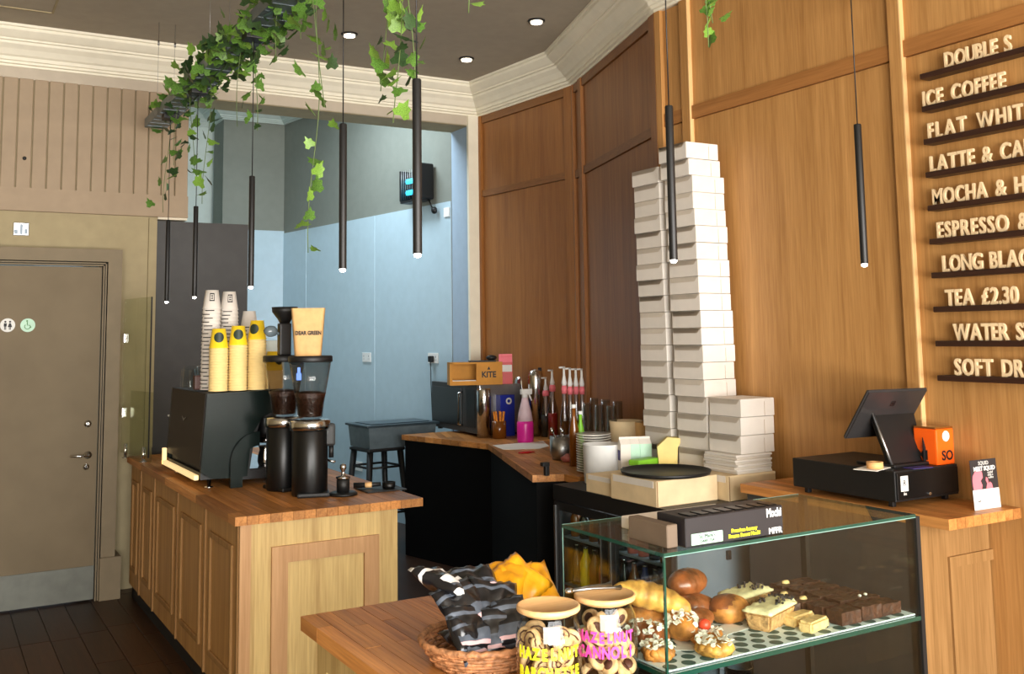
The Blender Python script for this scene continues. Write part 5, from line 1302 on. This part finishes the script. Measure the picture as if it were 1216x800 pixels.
for x, w, yt, lab in ((621, 19, 447, 'tall steel flask leaning behind the pink spray bottle'), (637, 18, 440, 'tall steel flask right of the pink spray bottle')):
    t, h, r = stand('steel_flask', lab, 'flask', x, 514 if x < 630 else 518, yt, w)
    bm = nb(); lathe(bm, [(r, 0), (r, h*.9), (r*.8, h*.97), (.001, h)], seg=28); obj('body', bm, 'steel', t)
    if x > 630: bm = nb(); rbox(bm, r*.6, r*1.8, -.02, .02, h*.8, h*1.02, .006); obj('tap_head', bm, 'black', t)
t, h, r = stand('spray_bottle', 'spray bottle half filled with pink liquid', 'bottle', 624, 526, 464, 20)
bm = nb(); lathe(bm, [(r*.95, 0), (r, h*.05), (r, h*.35), (r*.92, h*.4)], seg=26); obj('liquid', bm, 'pink', t)
bm = nb(); lathe(bm, [(r*.93, h*.4), (r*.8, h*.55), (r*.42, h*.78), (r*.32, h*.86)], seg=26); obj('bottle_wall', bm, plain('milky plastic', (222, 196, 206), .4), t)
bm = nb(); rbox(bm, -r*.5, r*.9, -r*.3, r*.3, h*.9, h, .004); tube(bm, [(r*.6, 0, h*.9), (r*.95, 0, h*.78)], .006, 6); lathe(bm, [(r*.36, h*.84), (r*.36, h*.92)], seg=14); obj('trigger_head', bm, 'white', t)
# syrup bottles with pumps
sx = [(657, 521, 462, 13, 'bottle_am'), (670, .3, 462, 11, 'vessel'), (677, .26, 463, 11, 'vessel'), (684, .2, 463, 11, 'vessel'), (691, .16, 463, 11, 'vessel')]
places = ['second', 'third', 'fourth', 'fifth', 'last']
for k, (x, yb, yt, w, mt) in enumerate([(649, 519, 468, 14, 'vessel')]+sx):
    t, h, r = stand('syrup_bottle', 'clear syrup bottle with white pump, '+(['first']+places)[k]+' from the steel flask', 'bottle', x, yb, yt, w, group='syrup bottles with pumps')
    bm = nb(); lathe(bm, [(r, 0), (r, h*.55), (r*.45, h*.8), (r*.42, h)], seg=18); obj('bottle_body', bm, 'vessel2', t)
    bm = nb(); lathe(bm, [(r*.85, .004), (r*.85, h*.5)], seg=16); obj('syrup', bm, ['fridgein', 'red', 'bottle_am', 'brownin', 'bottle_am', 'bottle_co'][k], t)
    bm = nb(); lathe(bm, [(r*.25, h*.5), (r*.25, h)], seg=10); obj('dip_tube', bm, 'milky', t)
    bm = nb(); lathe(bm, [(r*.55, h*.93), (r*.62, h), (r*.5, h*1.06)], seg=14); obj('collar', bm, 'coral', t)
    bm = nb(); lathe(bm, [(.012, h*1.04), (.017, h*1.1), (.008, h*1.22), (.007, h*1.36)], seg=12); tube(bm, [(.006, 0, h*1.35), (-.045, -.02, h*1.35)], .006, 6); obj('pump', bm, 'white', t)
t, h, r = stand('pump_bottle', 'glass bottle with black pump head beside the steel flask', 'bottle', 664, 519, 455, 13)
bm = nb(); lathe(bm, [(r, 0), (r, h*.5), (r*.4, h*.75), (r*.4, h*.88)], seg=18); obj('bottle_body', bm, 'vessel', t)
bm = nb(); lathe(bm, [(r*.5, h*.86), (r*.5, h), (.01, h*1.04)], seg=14); obj('pump', bm, 'black', t)
# bottles in front
for x, yb, yt, w, mt, lab in ((681, .42, 480, 12, 'bottle_am', 'amber bottle in front of the syrup pumps'), (689, .38, 488, 10, 'green', 'small bottle with green and yellow stripes before the syrup pumps')):
    t, h, r = stand('small_bottle', lab, 'bottle', x, yb, yt, w); bm = nb(); lathe(bm, [(r, 0), (r, h*.6), (r*.4, h*.8), (r*.4, h*.95)], seg=16); obj('bottle_body', bm, mt, t); bm = nb(); lathe(bm, [(r*.5, h*.94), (r*.5, h)], seg=12); obj('cap', bm, 'white', t)
# glasses upside down on a rack
k = 0
for x, yb, yt in ((698, .3, 478), (705, .14, 474), (712, .28, 477), (719, .12, 471), (726, .24, 475), (733, .1, 468)):
    c, h, r = column(x, yt, 13, yb)
    if k == 0: t = thing('glass_tumbler', '', 'glass'); bm = nb(); lathe(bm, [(r, 0), (r*.88, h), (.001, h), (.001, h-.008), (r*.82, h-.008), (r*.95, 0)], seg=20, cap=False); obj('glass_wall', bm, 'vessel3', t); gt = t; gk = kids(t)
    else: t = dup(gt, (0, 0, 0), 0, ch=gk)
    t.location = c; t['group'] = 'upturned glasses'; t['label'] = 'upturned clear glass by the oak wall, '+['nearest the syrup bottles', 'second from the syrup bottles', 'third from the syrup bottles', 'fourth from the syrup bottles', 'fifth from the syrup bottles', 'farthest from the syrup bottles'][k]; k += 1
# cutlery pot
t, h, r = stand('cutlery_pot', 'steel pot of spoons beside the plate stack', 'pot', 668, 547, 520, 30)
bm = nb(); lathe(bm, [(r*.8, 0), (r, h*.3), (r, h), (r*.94, h), (r*.94, h*.3), (r*.7, .006)], seg=28); obj('pot_wall', bm, 'brushed', t)
for k in range(6):
    a = k*1.05; bm = nb(); e = Vector((r*.9*math.cos(a), r*.9*math.sin(a), h*1.25)); tube(bm, [(r*.2*math.cos(a+3), r*.2*math.sin(a+3), .01), e], .003, 6); blob(bm, e, (.014, .008, .016), 0, seg=8, rings=6); obj('spoon_handle', bm, 'steel', t)
# paper sheet
p = G(618, 530, ZC)
bm = nb(); prism(bm, [tuple((G(*q, ZC)-p).xy) for q in ((585, 529), (645, 524), (652, 530), (640, 533), (598, 534))], .0003, .003); o = obj('paper_sheet', bm, 'paper'); o.location = p; tag(o, 'white paper sheet lying on the prep counter before the spray bottle', 'paper')
p = G(625, 538, ZC); t = thing('red_wrapper', 'crumpled red and white wrapper on the prep counter edge', 'wrapper', p); bm = nb(); blob(bm, (0, 0, .006), (.06, .02, .006), .5, 5, seed=2); obj('wrapper', bm, 'red', t)
p = G(681, 549, ZC); t = thing('red_cloth', 'red and white cloth beside the cutlery pot', 'cloth', (p.x, p.y+.04, ZC)); bm = nb(); blob(bm, (0, 0, .02), (.055, .04, .022), .5, 4, seed=5); obj('cloth', bm, 'bottle_co', t)
# grey plates and white bucket (on the cooler / counter edge)
c, h, r = spot(706, 566, 508, 42, ZC); c = Vector((3.12, 4.495, ZC))
pp = None
rP = 21*depth(c)/FPX
for k in range(16):
    if pp is None:
        t = thing('plate', '', 'plate'); bm = nb(); lathe(bm, [(rP*.55, 0), (rP*.6, .002), (rP, .010), (rP, .013), (rP*.6, .006), (.001, .005)], seg=36); obj('plate_disc', bm, 'ceramic', t); pp = t; pkk = kids(t)
    else: t = dup(pp, (0, 0, 0), 0, ch=pkk)
    t.location = (c.x, c.y, ZC+.0128*k); t['group'] = 'stacked plates'; t['label'] = f'grey white plate, {ordl(15-k)} of the stack behind the white bucket'
t = thing('white_bucket', 'plain white plastic bucket on the end of the bottle cooler', 'bucket', (3.01, 4.265, FZ))
rb2 = 23*depth((2.87, 4.28, .9))/FPX; hb = .19
bm = nb(); lathe(bm, [(rb2*.93, 0), (rb2*.95, .004), (rb2, hb), (rb2*1.03, hb+.004), (rb2*.95, hb+.004), (rb2*.9, .01)], seg=40, cap=True); obj('bucket_wall', bm, 'white', t)
# bowls
t, h, r = stand('bowl', 'shallow cream bowl behind the plates, by the oak wall', 'bowl', 743, .17, 499, 40)
bm = nb(); lathe(bm, [(r*.5, 0), (r*.85, h*.4), (r, h), (r*.95, h), (r*.8, h*.45), (.001, h*.2)], seg=36); obj('bowl_wall', bm, 'beige', t)
t, h, r = stand('bowl', 'tan bread bowl beside the rear box tower', 'bowl', 765, .1, 501, 22)
bm = nb(); lathe(bm, [(r*.5, 0), (r*.9, h*.5), (r, h), (r*.9, h), (.001, h*.3)], seg=30); obj('bowl_wall', bm, 'kraft', t)
# cartons
for k, (x, w, mt, lab) in enumerate(((742, 13, 'card', 'white and purple drink carton nearest the bucket'), (754, 14, 'mint', 'mint green drink carton in the middle of the row'), (765, 12, 'mint', 'pale green drink carton at the right of the row'))):
    p = G(x, 552, .946); t = thing('drink_carton', lab, 'carton', (onY(x, 535, 4.14-.02*k).x, 4.14-.02*k, FZ), -.35, 'drink cartons')
    bm = nb(); box(bm, -.03, .03, -.03, .03, 0, .2); obj('carton_body', bm, mt, t)
    bm = nb(); prism(bm, [(-.03, 0), (.03, 0), (.004, .025), (.004, .035), (-.004, .035), (-.004, .025)], -.03, .03, mat=Matrix(((0, 0, 1, 0), (1, 0, 0, 0), (0, 1, 0, .2), (0, 0, 0, 1)))); obj('gable', bm, 'card', t)
    bm = nb(); box(bm, -.024, .024, -.0312, -.03, .02, .09); box(bm, -.0312, -.03, -.02, .02, .12, .17); obj('printed_patch', bm, ['purple', 'green', 'dotgreen'][k], t)
t = thing('green_lid', 'bright green tub lid behind the black round tray', 'lid', (3.06, 3.99, ZB1), .2); bm = nb(); rbox(bm, -.07, .09, -.035, .035, 0, .03, .01); obj('lid', bm, 'green', t)
t = thing('yellow_jug', 'pale yellow plastic jug between cartons and tallest tower', 'jug', (3.185, 3.955, ZB1), -.6)
bm = nb(); prism(bm, [(-.045, 0), (.045, 0), (.05, .08), (.075, .125), (.0, .13), (-.05, .085)], -.03, .03, mat=Matrix(((1, 0, 0, 0), (0, 0, -1, 0), (0, 1, 0, 0), (0, 0, 0, 1)))); obj('jug_body', bm, 'yellow2', t)
# hook post by the cooler
t = thing('black_post', 'short black clamp post at the corner of the prep counter', 'clamp', (2.84, 4.53, ZC)); bm = nb(); rbox(bm, -.012, .012, -.012, .012, 0, .06, .003); rbox(bm, -.03, .012, -.015, .015, .05, .07, .003); obj('post', bm, 'black', t)

# ================================================================== ALCOVE THINGS
# stool with bin
t = thing('metal_stool', 'dark metal stool in the alcove carrying the storage bin', 'stool', (3.06, 7.35, 0), .1)
bm = nb(); rbox(bm, -.16, .16, -.16, .16, .74, .765, .01); obj('seat', bm, 'black', t)
for a in (-1, 1):
    for b in (-1, 1):
        bm = nb(); tube(bm, [(a*.13, b*.13, .745), (a*.19, b*.19, 0)], [.026, .018], 6); obj('leg', bm, 'black', t)
bm = nb()
for z, s in ((.62, .14), (.28, .17)):
    for (x0, y0, x1, y1) in ((-s, -s, s, -s), (s, -s, s, s), (s, s, -s, s), (-s, s, -s, -s)): tube(bm, [(x0, y0, z), (x1, y1, z)], .009, 6)
obj('stretcher', bm, 'black', t)
t = thing('storage_bin', 'smoky plastic storage bin with dark lid on the metal stool', 'bin', (3.2, 7.38, .765), .05)
bm = nb(); q = nb(); box(q, -.29, .29, -.19, .19, 0, .16)
for v_ in q.verts:
    if v_.co.z < .1: v_.co.x *= .95; v_.co.y *= .93
merge(bm, q); obj('bin_body', bm, 'bin', t)
bm = nb(); rbox(bm, -.31, .31, -.21, .21, .16, .178, .006); rbox(bm, -.25, .25, -.15, .15, .178, .184, .003); obj('lid', bm, 'binlid', t)
def wallpt(x, y):
    d = rt2*((x-608)/FPX) - up2*((y-CY)/FPX) + fw
    t_ = (A0.x*an.x+A0.y*an.y)/(d.x*an.x+d.y*an.y); p = Vector((0, 0, H))+d*t_
    return p+Vector((an.x, an.y, 0))*.009
rzw = math.atan2(-ad.y, -ad.x)     # local +x toward the camera end, local -y faces the room
def socket(x, y, lab, plug=False, wd=.147):
    p = wallpt(x, y); t = thing('wall_socket', lab, 'socket', p, rzw)
    bm = nb(); rbox(bm, -wd/2, wd/2, -.01, 0, -.043, .043, .003); obj('faceplate', bm, 'white', t)
    bm = nb()
    for sx_ in (-.3, .3): box(bm, wd*sx_-.004, wd*sx_+.004, -.0112, -.01, .004, .018); box(bm, wd*sx_-.012, wd*sx_-.006, -.0112, -.01, -.018, -.012); box(bm, wd*sx_+.006, wd*sx_+.012, -.0112, -.01, -.018, -.012)
    obj('pin_holes', bm, 'grey', t); return t
socket(437, 424, 'white double wall socket nearest the coffee bag on the pale blue wall')
socket(427, 553, 'low white double wall socket behind the stool')
s3 = socket(516, 425, 'white double wall socket with plug above the microwave')
t = thing('plug_lead', 'black plug with lead hanging down behind the microwave', 'plug', wallpt(516, 426), rzw)
bm = nb(); rbox(bm, -.024, .024, -.045, -.012, -.026, .026, .008); obj('plug', bm, 'black', t)
bm = nb(); tube(bm, [(0, -.03, -.02), (0, -.028, -.2), (.01, -.022, -.5)], .004, 6); obj('lead', bm, 'black', t)
p = wallpt(532, 252); t = thing('wall_socket', 'small white wall socket below the insect lamp near the jamb', 'socket', p, rzw); bm = nb(); rbox(bm, -.04, .04, -.01, 0, -.04, .04, .003); obj('faceplate', bm, 'white', t)
# insect lamp
p = wallpt(505, 219)
t = thing('insect_lamp', 'black insect killer lamp with glowing blue tubes on the alcove wall', 'insect lamp', p, rzw)
bm = nb(); rbox(bm, -.2, -.185, -.13, -.01, -.14, .13, .005); rbox(bm, .1, .16, -.15, -.005, -.15, .16, .02, 3); box(bm, -.185, .12, -.02, -.005, -.14, .13); box(bm, -.185, .12, -.13, -.02, -.16, -.14); obj('housing', bm, 'black', t)
for z in (-.06, .04): bm = nb(); tube(bm, [(-.18, -.06, z), (.1, -.06, z)], .022, 10); obj('lamp_tube', bm, 'uv', t)
bm = nb()
for k in range(9): tube(bm, [(-.17+.033*k, -.125, -.13), (-.17+.033*k, -.125, .125)], .0025, 5)
obj('grille', bm, 'brushed', t)
bm = nb(); tube(bm, [(.13, -.05, -.14), (.16, -.03, -.22), (.2, -.03, -.24)], .006, 6); blob(bm, (.2, -.035, -.25), (.03, .025, .03), .1); obj('lead', bm, 'black', t)
